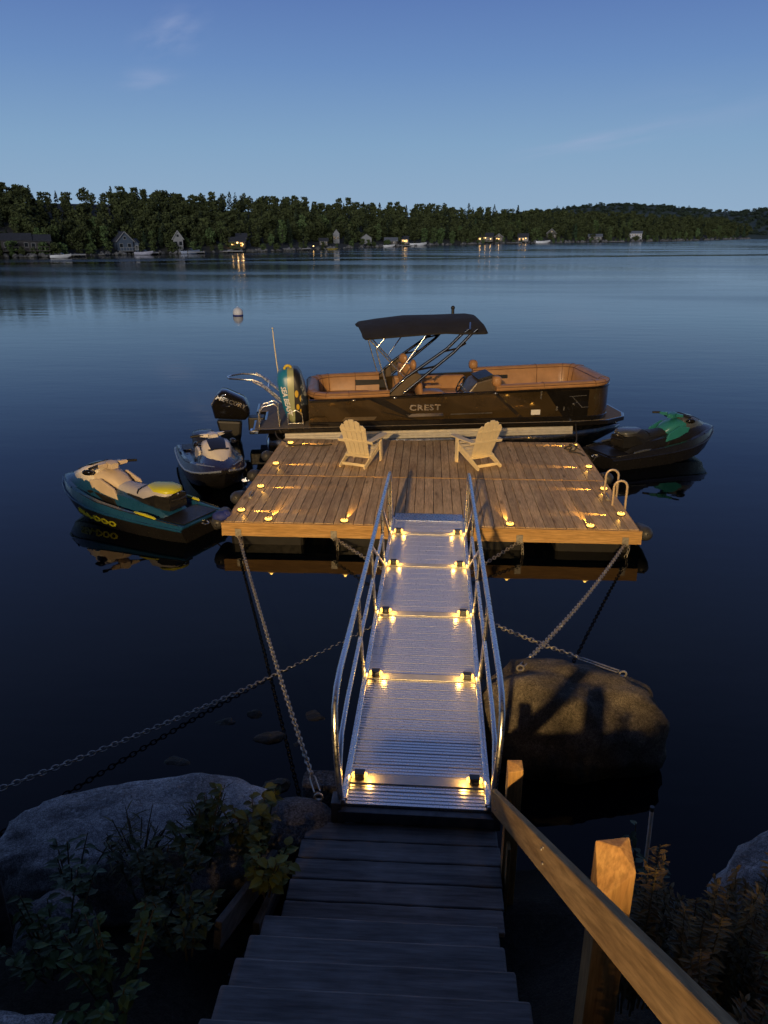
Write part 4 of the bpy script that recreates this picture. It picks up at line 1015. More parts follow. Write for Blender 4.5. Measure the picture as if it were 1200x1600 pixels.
    if text:
        # on the flat hull side just under the rub rail, port side
        to = text_mesh('side_lettering', text, .20, Matrix(), c_text, t, .004, 1.12, 0.12, .008, 1.02)
        for v in to.data.vertices:
            a, b_, c = v.co; x = .34 - a; f_ = .52 + b_ * 3.4
            for h0, h1 in zip(HULL[:-1], HULL[1:]):
                if h0[0] <= x <= h1[0]:
                    u = (x - h0[0]) / (h1[0] - h0[0]); q = [m0 + (m1 - m0) * u for m0, m1 in zip(h0, h1)]
            lo = Vector((x, q[4], q[5])); hi = Vector((x, q[1] * .985, q[2] - .07)); nn = Vector((.15, hi.z - lo.z, -(hi.y - lo.y))).normalized()
            v.co = lo.lerp(hi, f_) + nn * (.012 + c)
    return t
pm = lambda n_, c, r=.3, coat=.4: mat(n_, c, r, 0, .08, 4, 0, coat)
TEAL = pm('teal_gelcoat', (.010, .065, .160)); NAVY = pm('navy_gelcoat', (.018, .022, .085)); BLK = pm('black_gelcoat', (.012, .012, .014))
SILV = mat('light_grey_seat_vinyl', (.42, .42, .50), .5, 0, .06, 5, .06); WHT = pm('white_gelcoat_cowl', (.70, .66, .62)); LIME = pm('lime_accent', (.55, .55, .02), .4)
TURQ = pm('turquoise_gelcoat', (.025, .20, .21), .4); GREYB = pm('blue_grey_gelcoat', (.17, .21, .30)); DGREY = pm('dark_grey_gelcoat', (.07, .08, .095))
BEIGE = pm('pale_beige_cover', (.60, .50, .40), .5, .1); DSEAT = mat('black_seat_vinyl', (.018, .018, .02), .55, 0, .1, 8, .05)
watercraft('teal watercraft with pale seat, yellow seat tip and yellow lettering left of the dock', (-4.72, 11.28, 0), R(155), BLK, TEAL, WHT, SILV, LIME, BEIGE, BEIGE, TEAL, 'SEA-DOO', LIME, turn=R(-20))
watercraft('navy and white watercraft with its bow facing the shore, below the outboard motor', (-4.12, 13.72, 0), R(-65), BLK, NAVY, WHT, DSEAT, BLK, WHT, WHT, GREYB, turn=R(10))
watercraft('black watercraft with turquoise side covers, its bow pointing right, beside the bow of the boat', (4.68, 15.42, 0), R(27), BLK, BLK, DGREY, DSEAT, DGREY, TURQ, TURQ, BLK, nosecap=M['blackgloss'], turn=R(25))
line('mooring_rope', 'thin dark rope from the stern of the teal watercraft to the dock corner', [(-3.32, 10.72, .22), (-3.2, 10.6, .12), (-3.08, 10.6, .24), (-2.99, 10.62, .36)], .010)
line('mooring_rope', 'thin dark rope from the stern of the black watercraft to the dock edge', [(3.42, 14.85, .22), (3.28, 14.6, .14), (3.15, 14.4, .3), (2.90, 14.5, .46)], .010)

# ================================================================== STEPS
M4 = M['greywood']
steps = thing('wooden_steps', 'weathered grey wooden steps with a small plank landing at the foot of the gangway', 'steps', (-0.2, 3.3, 0.0))
def st(b, nm, mt, bev=.006): 
    o = b.build(nm, mt, steps, bevel=bev); return o
sx, sy = 0.2, -3.3
lx = [(-0.80, 0.545), (-0.815, 0.555), (-0.825, 0.545), (-0.835, 0.54), (-0.84, 0.53), (-0.84, 0.53)]
for k in range(5):
    y = 4.19 - k * 0.172
    a, b_ = lx[k]
    m_ = MB(); segs = 10
    rr = random.Random(k)
    for q in range(segs):
        x0 = a + (b_ - a) * q / segs; x1 = a + (b_ - a) * (q + 1) / segs
    # plank with a slightly ragged leading edge
    top, bot = [], []
    n_ = 28
    vs, fs = [], []
    for q in range(n_ + 1):
        x = a + (b_ - a) * q / n_
        e1 = 0.083 + (0.006 * noise.noise(Vector((x * 9, k * 3.1, 0))) - (0.008 if (k == 0 and rr.random() < .25) else 0))
        e0 = -0.081 + 0.003 * noise.noise(Vector((x * 7, k * 5.3, 2)))
        zz = 0.418 + 0.003 * noise.noise(Vector((x * 2, k * 2.0, 5)))
        vs += [(x, y + e0, zz), (x, y + e1, zz), (x, y + e1, zz - .04), (x, y + e0, zz - .04)]
    for q in range(n_):
        for c in range(4): fs.append((q * 4 + c, q * 4 + (c + 1) % 4, q * 4 + 4 + (c + 1) % 4, q * 4 + 4 + c))
    fs += [(0, 1, 2, 3), (n_ * 4 + 3, n_ * 4 + 2, n_ * 4 + 1, n_ * 4)]
    m_.add([(p[0] + sx, p[1] + sy, p[2]) for p in vs], fs)
    st(m_, 'landing_plank', M4, .009)
RISE, RUN = 0.182, 0.288
for k in range(12):
    z = 0.60 + k * RISE; yn = 3.31 - k * RUN      # far edge of the tread
    a, b_ = -0.90, 0.47 + 0.012 * k
    for q, (o0, o1) in enumerate(((0.0, 0.262),)):
        m_ = MB(); vs, fs = [], []; n_ = 20
        for i in range(n_ + 1):
            x = a + (b_ - a) * i / n_ + (0.012 * math.sin(k * 5 + q))
            e1 = 0.003 * noise.noise(Vector((x * 8, k * 3.7, q))); zz = z + 0.002 * noise.noise(Vector((x * 2, k, q)))
            vs += [(x + sx, yn - o1 + sy, zz), (x + sx, yn - o0 + e1 + sy, zz), (x + sx, yn - o0 + e1 + sy, zz - .04), (x + sx, yn - o1 + sy, zz - .04)]
        for i in range(n_):
            for c in range(4): fs.append((i * 4 + c, i * 4 + (c + 1) % 4, i * 4 + 4 + (c + 1) % 4, i * 4 + 4 + c))
        fs += [(0, 1, 2, 3), (n_ * 4 + 3, n_ * 4 + 2, n_ * 4 + 1, n_ * 4)]
        m_.add(vs, fs); st(m_, 'tread', M4, .013)
for s, x in ((-1, -0.80), (1, 0.42)):
    m_ = MB(); m_.beam((x + sx, 3.42 + sy, 0.15), (x + sx, -0.2 + sy, 0.15 + 3.62 * RISE / RUN), 0.045, 0.24); st(m_, 'stringer', M['greywood_y'])
    m_ = MB(); m_.beam((x + sx, 4.25 + sy, 0.29), (x + sx, 3.38 + sy, 0.29), 0.045, 0.17); st(m_, 'joist', M['greywood_y'])
    for y in (3.5, 4.1): m_ = MB(); m_.box((x + sx, y + sy, 0.0), (0.09, 0.09, 0.5)); st(m_, 'footing_post', M['greywood_y'])

# handrail on the right of the steps
hr = thing('stair_handrail', 'yellowish pine handrail board on square posts up the right side of the grey steps', 'handrail', (0.62, 3.4, 0))
hx, hy = -0.62, -3.4
RA, RB = Vector((0.497, 4.12, 0.80)), Vector((0.640, 0.70, 3.07))
dr = (RB - RA).normalized(); sd = Vector((1, 0.04, 0)).normalized(); upv = sd.cross(dr)
if upv.z < 0: upv = -upv
RL_ = (RB - RA).length
rm = Matrix((( sd.x, dr.x, upv.x), (sd.y, dr.y, upv.y), (sd.z, dr.z, upv.z))).to_4x4()
railo = MB().box((0, RL_ / 2, 0), (0.038, RL_, 0.145)).build('rail_board', M['rail'], hr, bevel=.007)
railo.matrix_basis = Matrix.Translation(RA + Vector((hx, hy, 0))) @ rm
m_ = MB()
for f, dz in ((0.44, .035), (0.445, -.02), (0.452, .05), (0.05, .02), (0.055, -.03)): m_.sphere((-.0205, RL_ * f, dz), .006, 8)
m_.build('screw_heads', M['galv'], railo)
def sq_post(x, y, z0, z1, s_, cut, nm='post'):
    m_ = MB(); h = s_ / 2
    # top bevelled on the side facing the steps
    vs = [(x - h, y - h, z0), (x + h, y - h, z0), (x + h, y + h, z0), (x - h, y + h, z0),
          (x - h, y - h, z1 - cut), (x + h, y - h, z1 - cut * .25), (x + h, y + h, z1), (x - h, y + h, z1 - cut * .12), (x + h * .2, y + h * .1, z1)]
    vs = [(a + hx, b_ + hy, c) for a, b_, c in vs]
    m_.add(vs, [(0, 3, 2, 1), (0, 1, 5, 4), (1, 2, 6, 5), (2, 3, 7, 6), (3, 0, 4, 7), (4, 5, 8), (5, 6, 8), (6, 7, 8), (7, 4, 8)])
    return m_.build(nm, M['post'], hr, bevel=.004)
sq_post(0.592, 3.92, -0.1, 1.255, 0.092, 0.03)
p2 = sq_post(0.832, 2.55, 0.0, 1.93, 0.142, 0.22)
# flat board nailed along the landing edge
MB().box((0.575 + hx, 3.86 + hy, 0.26), (0.022, 0.12, 0.86)).build('edge_board', M['post'], hr, bevel=.004)

# ================================================================== BOULDERS AND STONES
def boulder(name, label, c, r, mt, seed, rough=.22, sub=4, flat=0.0, rz=0, group='shore rocks', box=2.0):
    bm = bmesh.new(); bmesh.ops.create_icosphere(bm, subdivisions=sub, radius=1)
    for v in bm.verts:
        p = v.co.copy(); q = p * 1.1 + Vector((seed * 7.3, seed * 3.1, seed))
        d_ = 1 + rough * noise.fractal(q, 0.9, 2.1, 5) + rough * .5 * (abs(noise.noise(q * 2.3)) - .3)
        # broad broken faces
        p = p * (abs(p.x) ** box + abs(p.y) ** box + abs(p.z) ** box) ** (-1 / box)
        for k in range(5 if box < 2.1 else 0):
            nn = Vector((math.sin(seed * 3 + k * 2.4), math.cos(seed * 5 + k * 1.7), math.sin(seed + k * 3.9) * .6 + .25)).normalized()
            dd = p.dot(nn) - (.78 + .05 * k % .13)
            if dd > 0: p -= nn * dd * .6
        p = p * d_
        p += noise.noise_vector(q * 7) * rough * .09 + noise.noise_vector(q * 19) * rough * .035
        if flat and p.z > flat: p.z = flat + (p.z - flat) * .25
        v.co = Vector((p.x * r[0], p.y * r[1], p.z * r[2]))
    me = bpy.data.meshes.new(name); bm.to_mesh(me); bm.free(); me.materials.append(mt); me.shade_smooth(); me.set_sharp_from_angle(angle=R(50))
    o = bpy.data.objects.new(name, me); COL.objects.link(o); o.location = c; o.rotation_euler = (0, 0, rz)
    return tag(o, label, 'rock', group)
boul = boulder('boulder', 'large round brown boulder right of the gangway with chains fixed to its top', (1.27, 5.85, 0.03), (0.80, 0.56, 0.66), M['rockbrown'], 3, .15, 5, box=3.0)
def top_of(o, x, y):
    from mathutils.bvhtree import BVHTree
    bt = BVHTree.FromPolygons([o.location + v.co for v in o.data.vertices], [tuple(p_.vertices) for p_ in o.data.polygons])
    h = bt.ray_cast(Vector((x, y, 5)), Vector((0, 0, -1)))[0]
    return (x, y, (h.z if h else .6) + .035)
chain('mooring_chain', 'chain passing under the gangway from the dock to the top of the large boulder', CH_AT['b'], top_of(boul, 1.80, 5.98), 0.16, shackle=0.55, tail=0.42)
chain('mooring_chain', 'taut chain from the front right dock corner to the large round boulder', CH_AT['d'], top_of(boul, 0.88, 5.95), 0.10, shackle=0.30, tail=0.22)
boulder('boulder', 'long flat topped grey boulder on the bank at the lower left', (-1.98, 4.14, 0.27), (1.12, 0.52, 0.45), M['rock'], 5, .18, 5, .55, R(12))
boulder('boulder', 'low grey brown boulder half buried under the bright leafy plant', (-1.16, 4.22, 0.34), (0.22, 0.20, 0.22), M['rockmoss'], 8, .2, 4)
boulder('stone', 'low smooth grey stone between the boulders and the landing, holding an eye bolt', (-0.92, 4.32, 0.30), (0.36, 0.26, 0.20), M['stone'], 11, .12, 4)
MB().plate(rrect(-.15, -.10, .15, .10, .05, 4), -.20, .16).build
o = MB().plate(rrect(-.16, -.10, .16, .10, .05, 4), -.30, .14).build('stone_block', M['stone'], bevel=.02, smooth=50); o.location = (-0.76, 4.80, 0.22); tag(o, 'squared grey stone block at the left foot of the gangway', 'rock', 'shore rocks')
boulder('stone', 'blue grey boulder at the right edge of the picture behind the orange lit shrub', (2.35, 3.62, 0.55), (0.50, 0.45, 0.45), M['rock'], 14, .18, 4)
boulder('stone', 'pale stone at the bottom left corner below the dark plants', (-1.85, 2.18, 0.92), (0.34, 0.25, 0.14), M['rock'], 17, .2, 4)
boulder('stone', 'small dark stone among the plants at the left edge', (-2.02, 3.05, 0.70), (0.22, 0.2, 0.22), M['stone'], 19, .2, 3)
for i, (px, py, sx_, sz, lab) in enumerate([(352, 1128, .12, .05, 'thin wet rock just breaking the water left of the taut chain'), (398, 1116, .10, .07, 'small wet rock tip in the water, farthest of the group by the chain'),
                                     (425, 1152, .16, .07, 'pointed wet rock in the water beside the taut chain'), (466, 1163, .10, .03, 'flat wet rock tip right of the pointed one'),
                                     (490, 1118, .14, .05, 'dark wet rock between the taut chain and the gangway rail'), (275, 1190, .14, .05, 'dark rounded rock in the water behind the long flat boulder'),
                                     (432, 1228, .14, .08, 'wet rock tip in the water just behind the end of the long flat boulder')]):
    p = at(px, py, 0.0); boulder('wet_rock', lab, (p.x, p.y, -0.03), (sx_, sx_ * .7, sz), M['rockbrown'], 30 + i, .3, 3)

# ================================================================== SMALL WOODWORK ON THE BANK
def plank(label, a, b, w_, h, mt, nm='plank'):
    a, b = Vector(a), Vector(b); m_ = MB(); m_.beam(a - a, b - a, w_, h); o = m_.build(nm, mt, bevel=.006); o.location = a
    return tag(o, label, 'plank')
plank('grey edging plank lying along the left side of the steps', (-0.98, 3.95, 0.36), (-1.12, 3.10, 0.66), .045, .16, M['greywood_y'])
plank('second grey edging plank, close against the landing', (-0.90, 3.92, 0.30), (-0.97, 3.35, 0.40), .045, .14, M['greywood_y'])
plank('short weathered grey stake standing at the left edge of the bank', (-2.40, 3.15, 0.45), (-2.42, 3.17, 1.06), .075, .07, M['greywood_y'], 'stake')
pv = thing('plastic_pipe', 'thin pale plastic pipe sticking up from the bank right of the posts', 'pipe', (1.508, 4.0, 0.25))
MB().tube([(0.0, 0, 0), (-0.004, 0, .35), (-0.012, 0, .645)], .013, 10).build('tube', M['white'], pv, smooth=60)
MB().tube([(-0.0115, 0, .62), (-0.0123, 0, .652)], .0150, 10).build('collar', M['rubber'], pv, smooth=60)

# ================================================================== PLANTS ON THE BANK
def leaf(m_, base, dirv, L, W, droop=.25):
    dirv = dirv.normalized(); side = dirv.cross(Vector((0, 0, 1)))
    if side.length < .05: side = Vector((1, 0, 0))
    side.normalize(); nrm = side.cross(dirv)
    c = lambda f: base + dirv * L * f - Vector((0, 0, L * droop * f * f))
    m_.add([base, c(.28) + side * W * .46 + nrm * W * .10, c(.62) + side * W * .40 + nrm * W * .08, c(1.0), c(.62) - side * W * .40 + nrm * W * .08, c(.28) - side * W * .46 + nrm * W * .10, c(.3), c(.62)],
           [(0, 1, 6), (1, 2, 7, 6), (2, 3, 7), (0, 6, 5), (6, 7, 4, 5), (7, 3, 4)])
def broad_plant(label, c, h, spread, nst, nl, L, W, mt, seed, nm='leafy_plant', cat='plant', group='plants on the bank', lean=(0, 0), stem_m=None):
    rr = random.Random(seed); t = thing(nm, label, cat, c, 0, group)
    s_, l_ = MB(), MB()
    for i in range(nst):
        a = rr.uniform(0, 2 * math.pi); q = spread * math.sqrt(rr.random()); hh = h * rr.uniform(.6, 1.0)
        b0 = Vector((q * .35 * math.cos(a), q * .35 * math.sin(a), -.05)); tip = Vector((q * math.cos(a) + lean[0], q * math.sin(a) + lean[1], hh))
        mid = b0.lerp(tip, .5) + Vector((0, 0, hh * .12)); pts = [b0, mid, tip]; s_.tube(pts, [.006, .005, .003], 5)
        for k in range(nl):
            f = (k + .6) / nl; f = .15 + .85 * f; p = b0.lerp(mid, f * 2) if f < .5 else mid.lerp(tip, f * 2 - 1)
            an = rr.uniform(0, 2 * math.pi); dv = Vector((math.cos(an), math.sin(an), rr.uniform(-.15, .55)))
            sc = rr.uniform(.6, 1.1); leaf(l_, p, dv, L * sc, W * sc, rr.uniform(.1, .45))
    s_.build('stems', stem_m or M['stem'], t, fix=False); l_.build('foliage', mt, t, fix=False)
    return t
M['stem'] = mat('plant_stem', (.06, .05, .025), .7)
LEAF1 = leaf_mat('broad_green_leaf', (.12, .15, .03), .45); LEAF2 = leaf_mat('deep_green_leaf', (.045, .075, .022), .5); LEAF3 = leaf_mat('rust_shrub_leaf', (.10, .066, .020), .5); GRASS = leaf_mat('dry_grass', (.09, .085, .03), .5)
LEAF4 = leaf_mat('sage_leaf', (.06, .085, .05), .4)
broad_plant('bright broad leaved plant at the right end of the long flat boulder', (-1.10, 3.95, .42), .50, .22, 10, 13, .095, .07, LEAF1, 1)
broad_plant('broad leaved plant hanging over the edging plank beside the landing', (-0.98, 3.62, .50), .36, .20, 9, 13, .095, .07, LEAF1, 2)
broad_plant('green leafy plant in front of the right end of the long flat boulder', (-1.42, 3.75, .55), .42, .26, 12, 13, .085, .055, LEAF2, 3)
broad_plant('low dark leafy plant in the middle of the left bank', (-1.55, 3.25, .70), .38, .32, 14, 13, .08, .048, LEAF2, 4)
broad_plant('low dark leafy plant beside the second step', (-1.25, 2.95, .78), .36, .26, 13, 13, .075, .045, LEAF2, 5)
broad_plant('dark leafy plant beside the lowest visible step at the bottom left', (-1.40, 2.45, 1.0), .34, .30, 14, 13, .075, .045, LEAF2, 6)
broad_plant('dark leafy plant in front of the small dark stone at the left edge', (-1.85, 2.75, .85), .36, .28, 13, 13, .075, .045, LEAF2, 7)
broad_plant('sage green plant below the grey stake', (-2.15, 3.45, .55), .34, .26, 9, 8, .09, .04, LEAF4, 8)
broad_plant('mossy tuft of dry brown grass on the face of the long flat boulder', (-1.45, 4.00, .52), .26, .22, 34, 3, .14, .012, GRASS, 9, 'grass_tuft')
broad_plant('dry brown grass hanging under the middle of the long flat boulder', (-1.85, 3.78, .50), .24, .28, 34, 3, .15, .012, GRASS, 10, 'grass_tuft')
def frond_shrub(label, c, h, spread, nst, mt, seed):
    rr = random.Random(seed); t = thing('shrub', label, 'shrub', c, 0, 'shrubs right of the steps')
    s_, l_ = MB(), MB()
    for i in range(nst):
        a = rr.uniform(0, 2 * math.pi); q = spread * math.sqrt(rr.random()); hh = h * rr.uniform(.65, 1.0)
        b0 = Vector((q * .4 * math.cos(a), q * .4 * math.sin(a), -.05)); tip = Vector((q * math.cos(a), q * math.sin(a), hh))
        s_.tube([b0, b0.lerp(tip, .5) + Vector((0, 0, .04)), tip], [.006, .004, .002], 5)
        n_ = 40
        for k in range(n_):
            f = .2 + .8 * k / n_; p = b0.lerp(tip, f); L = .10 * (1.1 - f * .6)
            for sg in range(2):
                an = a + math.pi * sg + rr.uniform(-.9, .9) + 1.57
                leaf(l_, p, Vector((math.cos(an), math.sin(an), rr.uniform(.1, .6))), L * rr.uniform(.7, 1.2), L * .34, .2)
    s_.build('stems', M['stem'], t, fix=False); l_.build('foliage', mt, t, fix=False)
frond_shrub('tall rust coloured shrub just behind the thick handrail post', (1.08, 2.80, .72), 1.0, .20, 10, LEAF3, 21)
frond_shrub('rust coloured shrub in the middle of the group right of the handrail', (1.28, 2.62, .78), 1.0, .22, 11, LEAF3, 22)
frond_shrub('rust coloured shrub farthest right, in front of the blue grey boulder', (1.55, 2.70, .75), .95, .22, 11, LEAF3, 23)
frond_shrub('low rust coloured shrub at the bottom right below the handrail', (1.12, 2.02, 1.05), .78, .26, 12, LEAF3, 24)
frond_shrub('greenish shrub in the bottom right corner', (1.60, 2.15, 1.0), .70, .25, 11, LEAF1, 25)
broad_plant('sage green plant at the foot of the plastic pipe', (1.42, 3.85, .38), .40, .22, 9, 8, .09, .045, LEAF4, 26)
# ================================================================== FAR SHORE
SHORE_PX = [(-260, 424), (-120, 413), (0, 403), (90, 402), (205, 398), (300, 396.5), (400, 394), (470, 391), (540, 388.5), (620, 385.5), (700, 382.8), (780, 381.2), (860, 379.8), (940, 378.6), (1020, 377.2), (1090, 375.8), (1150, 374.2), (1185, 373.0)]
SH = [at(x, y, 0) for x, y in SHORE_PX] + [Vector((390, 960, 0)), Vector((560, 1150, 0))]
def shore(f):
    f = max(0, min(len(SH) - 1.001, f)); i = int(f); return SH[i].lerp(SH[i + 1], f - i)
def f_of_px(px):
    for i in range(len(SHORE_PX) - 1):
        if SHORE_PX[i][0] <= px <= SHORE_PX[i + 1][0]: return i + (px - SHORE_PX[i][0]) / (SHORE_PX[i + 1][0] - SHORE_PX[i][0])
    return 0
def inland(f, d):
    p = shore(f); v = Vector((p.x, p.y, 0)).normalized(); tl = (shore(f + .3) - shore(f - .3)); nrm = Vector((-tl.y, tl.x, 0)).normalized()
    q = (v * .5 + nrm * .5).normalized(); return p + q * d
def sh_h(d): return -.5 + .35 * d if d < 4 else .9 + (d - 4) * (.20 if d < 70 else .20 * 66 / (d - 4))
# land behind the shoreline
offs = [-4, 1.5, 4, 12, 30, 60, 110, 200]
nf = (len(SH) - 1) * 4
gv, gf = [], []
for i in range(nf + 1):
    f = i / 4 * .9999
    for d_ in offs:
        p = inland(f, d_); gv.append((p.x, p.y, sh_h(d_) if d_ > -1 else -1.5))
k = len(offs)
for i in range(nf):
    for j in range(k - 1): gf.append((i * k + j, i * k + j + 1, (i + 1) * k + j + 1, (i + 1) * k + j))
tag(MB().add(gv, gf).build('far_shore_land', mat('far_shore_ground', (.055, .050, .035), .9, 0, .4, .4), smooth=180), kind='structure')
# distant hill
gv, gf = [], []
hp = [(640, 347), (700, 343), (760, 338), (820, 331), (860, 326.5), (900, 321.5), (940, 318.5), (975, 317.5), (1010, 318.5), (1050, 321), (1085, 324.5), (1120, 328.5), (1150, 330), (1180, 327), (1215, 323), (1260, 318), (1340, 312), (1440, 318)]
HD = 1250
def hill_pt(px, py, dist):
    r = _fw + _rt * ((px - 600) / F_PX) + _up * ((800 - py) / F_PX); h_ = Vector((r.x, r.y, 0)).length; r = r / h_; return Vector((0, 0, CAM_H)) + r * dist
cols = []
for i in range(161):
    px = 640 + i * 5
    for a, b_ in zip(hp[:-1], hp[1:]):
        if a[0] <= px <= b_[0]: py = a[1] + (b_[1] - a[1]) * (px - a[0]) / (b_[0] - a[0])
    top = hill_pt(px, py, HD); top.z += 1.8 * noise.noise(Vector((px * .12, 0, 0))) - 2
    dirv = Vector((top.x, top.y, 0)).normalized(); col = []
    for fr, z in ((-420, -1), (-300, .30), (-170, .62), (-60, .90), (0, 1.0), (120, .9), (400, .3)):
        q = top + dirv * fr; q.z = -1 if z < 0 else top.z * z + 1.0 * noise.noise(q * .05); col.append(q)
    cols.append(col)
for c in cols: gv += c
k = 7
for i in range(len(cols) - 1):
    for j in range(k - 1): gf.append((i * k + j, i * k + j + 1, (i + 1) * k + j + 1, (i + 1) * k + j))
tag(MB().add(gv, gf).build('far_hill', mat('hill_woodland', (.05, .075, .05), .95, 0, .35, .06), smooth=180), kind='structure')

# ---------------------------------------------------------------- trees
def crown_arrays(seed, h, r, kind):
    g = np.random.default_rng(seed)
    P, Nn = [], []
    if kind == 'round':
        ncl = 26; quads = 30
        for i in range(ncl):
            t = g.uniform(.14, .97); rad = r * (math.sin(math.pi * min(1, (t - .12) / .95)) ** .6) * .78
            a = g.uniform(0, 2 * math.pi); c = np.array([rad * math.cos(a) * g.uniform(.3, 1), rad * math.sin(a) * g.uniform(.3, 1), t * h])
            rc = r * g.uniform(.26, .44)
            d_ = g.normal(size=(quads, 3)); d_ /= np.linalg.norm(d_, axis=1)[:, None]
            P.append(c + d_ * rc * g.uniform(.6, 1.1, (quads, 1)) * np.array([1, 1, .8])); Nn.append(d_ + g.normal(size=(quads, 3)) * .5)
        size = r * .21
    else:
        for i in range(15):
            t = .14 + .86 * i / 14; rad = r * (1 - t) ** .75 + r * .05; nq = max(8, int(60 * (1 - t) + 8))
            a = g.uniform(0, 2 * math.pi, nq); q = rad * g.uniform(.35, 1.15, nq)
            P.append(np.stack([q * np.cos(a), q * np.sin(a), t * h - q * .22 + g.uniform(-.3, .3, nq)], 1)); Nn.append(np.stack([np.cos(a) * .6, np.sin(a) * .6, np.full(nq, .8)], 1) + g.normal(size=(nq, 3)) * .4)
        size = r * .26
    P = np.concatenate(P); Nn = np.concatenate(Nn); Nn /= np.linalg.norm(Nn, axis=1)[:, None]
    up = np.tile([0, 0, 1.0], (len(P), 1)); u = np.cross(Nn, up); u /= np.linalg.norm(u, axis=1)[:, None] + 1e-6; v = np.cross(Nn, u)
    s = size * g.uniform(.5, 1.1, (len(P), 1)); rot = g.uniform(0, 6.28, (len(P), 1)); u2 = u * np.cos(rot) + v * np.sin(rot); v2 = v * np.cos(rot) - u * np.sin(rot)
    V = np.stack([P - u2 * s * .8, P - v2 * s * .55, P + u2 * s * .8, P + v2 * s * .6], 1).reshape(-1, 3)
    return V
def mesh_from_quads(name, V, m_):
    n_ = len(V) // 4; me = bpy.data.meshes.new(name)
    me.vertices.add(len(V)); me.vertices.foreach_set('co', V.astype(np.float32).ravel())
    me.loops.add(len(V)); me.loops.foreach_set('vertex_index', np.arange(len(V), dtype=np.int32))
    me.polygons.add(n_); me.polygons.foreach_set('loop_start', np.arange(0, len(V), 4, dtype=np.int32)); me.polygons.foreach_set('loop_total', np.full(n_, 4, np.int32))
    me.materials.append(m_); me.update(); me.validate(); return me
FOL = leaf_mat('far_deciduous_foliage', (.085, .118, .040), .30, .8); FOLP = leaf_mat('far_pale_foliage', (.105, .140, .050), .3, .8); FOLD = leaf_mat('far_conifer_foliage', (.045, .070, .034), .35, .8)
BARK = mat('far_bark', (.06, .05, .04), .9)
protos = []
for i, (k_, h, r, mt, lab) in enumerate([('round', 11, 3.6, FOL, 'round mid green broadleaf tree at the edge of the far wood'), ('round', 12, 3.2, FOL, 'round mid green broadleaf tree at the edge of the far wood'), ('round', 10, 4.0, FOL, 'round mid green broadleaf tree at the edge of the far wood'),
                                        ('round', 10.5, 3.0, FOLP, 'paler green broadleaf tree standing out at the edge of the far wood'), ('cone', 13, 2.6, FOLD, 'dark pointed conifer standing among the broadleaf trees of the far shore'), ('cone', 14.5, 2.9, FOLD, 'dark pointed conifer standing among the broadleaf trees of the far shore')]):
    V = crown_arrays(50 + i, h, r, k_); me = mesh_from_quads('crown', V, mt)
    tm = MB(); tm.tube([(0, 0, -1), (.05, 0, h * .4), (0, .05, h * .85)], [.22, .16, .05], 6)
    if k_ == 'round':
        for q in range(4): a = q * 1.6 + i; tm.tube([(0, 0, h * (.25 + .1 * q)), (r * .5 * math.cos(a), r * .5 * math.sin(a), h * (.45 + .1 * q))], [.09, .03], 5)
    trunk = tm.build('trunk', BARK); crown = bpy.data.objects.new('crown', me)
    gg = np.random.default_rng(i); VL = V.reshape(-1, 4, 3); VL = VL[gg.permutation(len(VL))[: len(VL) * 2 // 5]]; ctr = VL.mean(1, keepdims=True); VL = ((VL - ctr) * 1.5 + ctr).reshape(-1, 3)
    protos.append((k_, h, r, VL, me, trunk.data, lab)); bpy.data.objects.remove(trunk); bpy.data.objects.remove(crown)
def far_tree(pi, p, s, rz):
    k_, h, r, V, me, tme, lab = protos[pi]
    t = thing('broadleaf_tree' if k_ == 'round' else 'conifer_tree', lab, 'tree', p, rz, {0: 'green trees along the far shore', 1: 'green trees along the far shore', 2: 'green trees along the far shore', 3: 'pale trees along the far shore'}.get(pi, 'conifers on the far shore'))
    t.scale = (s, s, s * (1 + .1 * math.sin(p[0])))
    for nm, d_ in (('crown', me), ('trunk', tme)):
        o = bpy.data.objects.new(nm, d_); COL.objects.link(o); o.parent = t
HOUSES_PX = [40, 205, 290, 395, 545, 583, 517, 640, 767, 823, 877, 938, 1000, 625, 655]
tr_ = random.Random(11)
px = -60
while px < 1175:
    f = f_of_px(px); dist = shore(f).length
    near = min(abs(px - hx_) for hx_ in HOUSES_PX)
    d_ = tr_.uniform(5, 9) if near > 14 else tr_.uniform(16, 22)
    p = inland(f, d_); pi = tr_.choice([0, 0, 1, 1, 2, 2, 3, 3, 4, 5])
    far_tree(pi, (p.x, p.y, sh_h(d_) - .3), max(.62, min(1, dist / 270)) * tr_.uniform(.36, .66) * (1 + max(0, dist - 300) / 1500), tr_.uniform(0, 6))
    px += (1180 / dist) * tr_.uniform(2.2, 4.2) * (1 + max(0, dist - 250) / 900)
# bushes along the waterline
px = -20
while px < 1150:
    f = f_of_px(px); dist = shore(f).length; p = inland(f, tr_.uniform(1.5, 3.5)); me, lab = protos[tr_.choice([0, 2, 3])][4], ''
    if min(abs(px - hx_) for hx_ in HOUSES_PX) > 5 or tr_.random() < .35:
        s = tr_.uniform(.13, .30) * (1 + max(0, dist - 300) / 900)
        b_ = bpy.data.objects.new('bush', me); COL.objects.link(b_); b_.location = (p.x, p.y, .1 - 1.0 * s); b_.scale = (s * 1.3, s * 1.3, s); b_.rotation_euler = (0, 0, tr_.uniform(0, 6))
        tag(b_, 'low rounded green bush at the stony waterline of the far shore', 'bush', 'bushes along the far waterline')
    px += (1180 / dist) * tr_.uniform(1.5, 5.0)
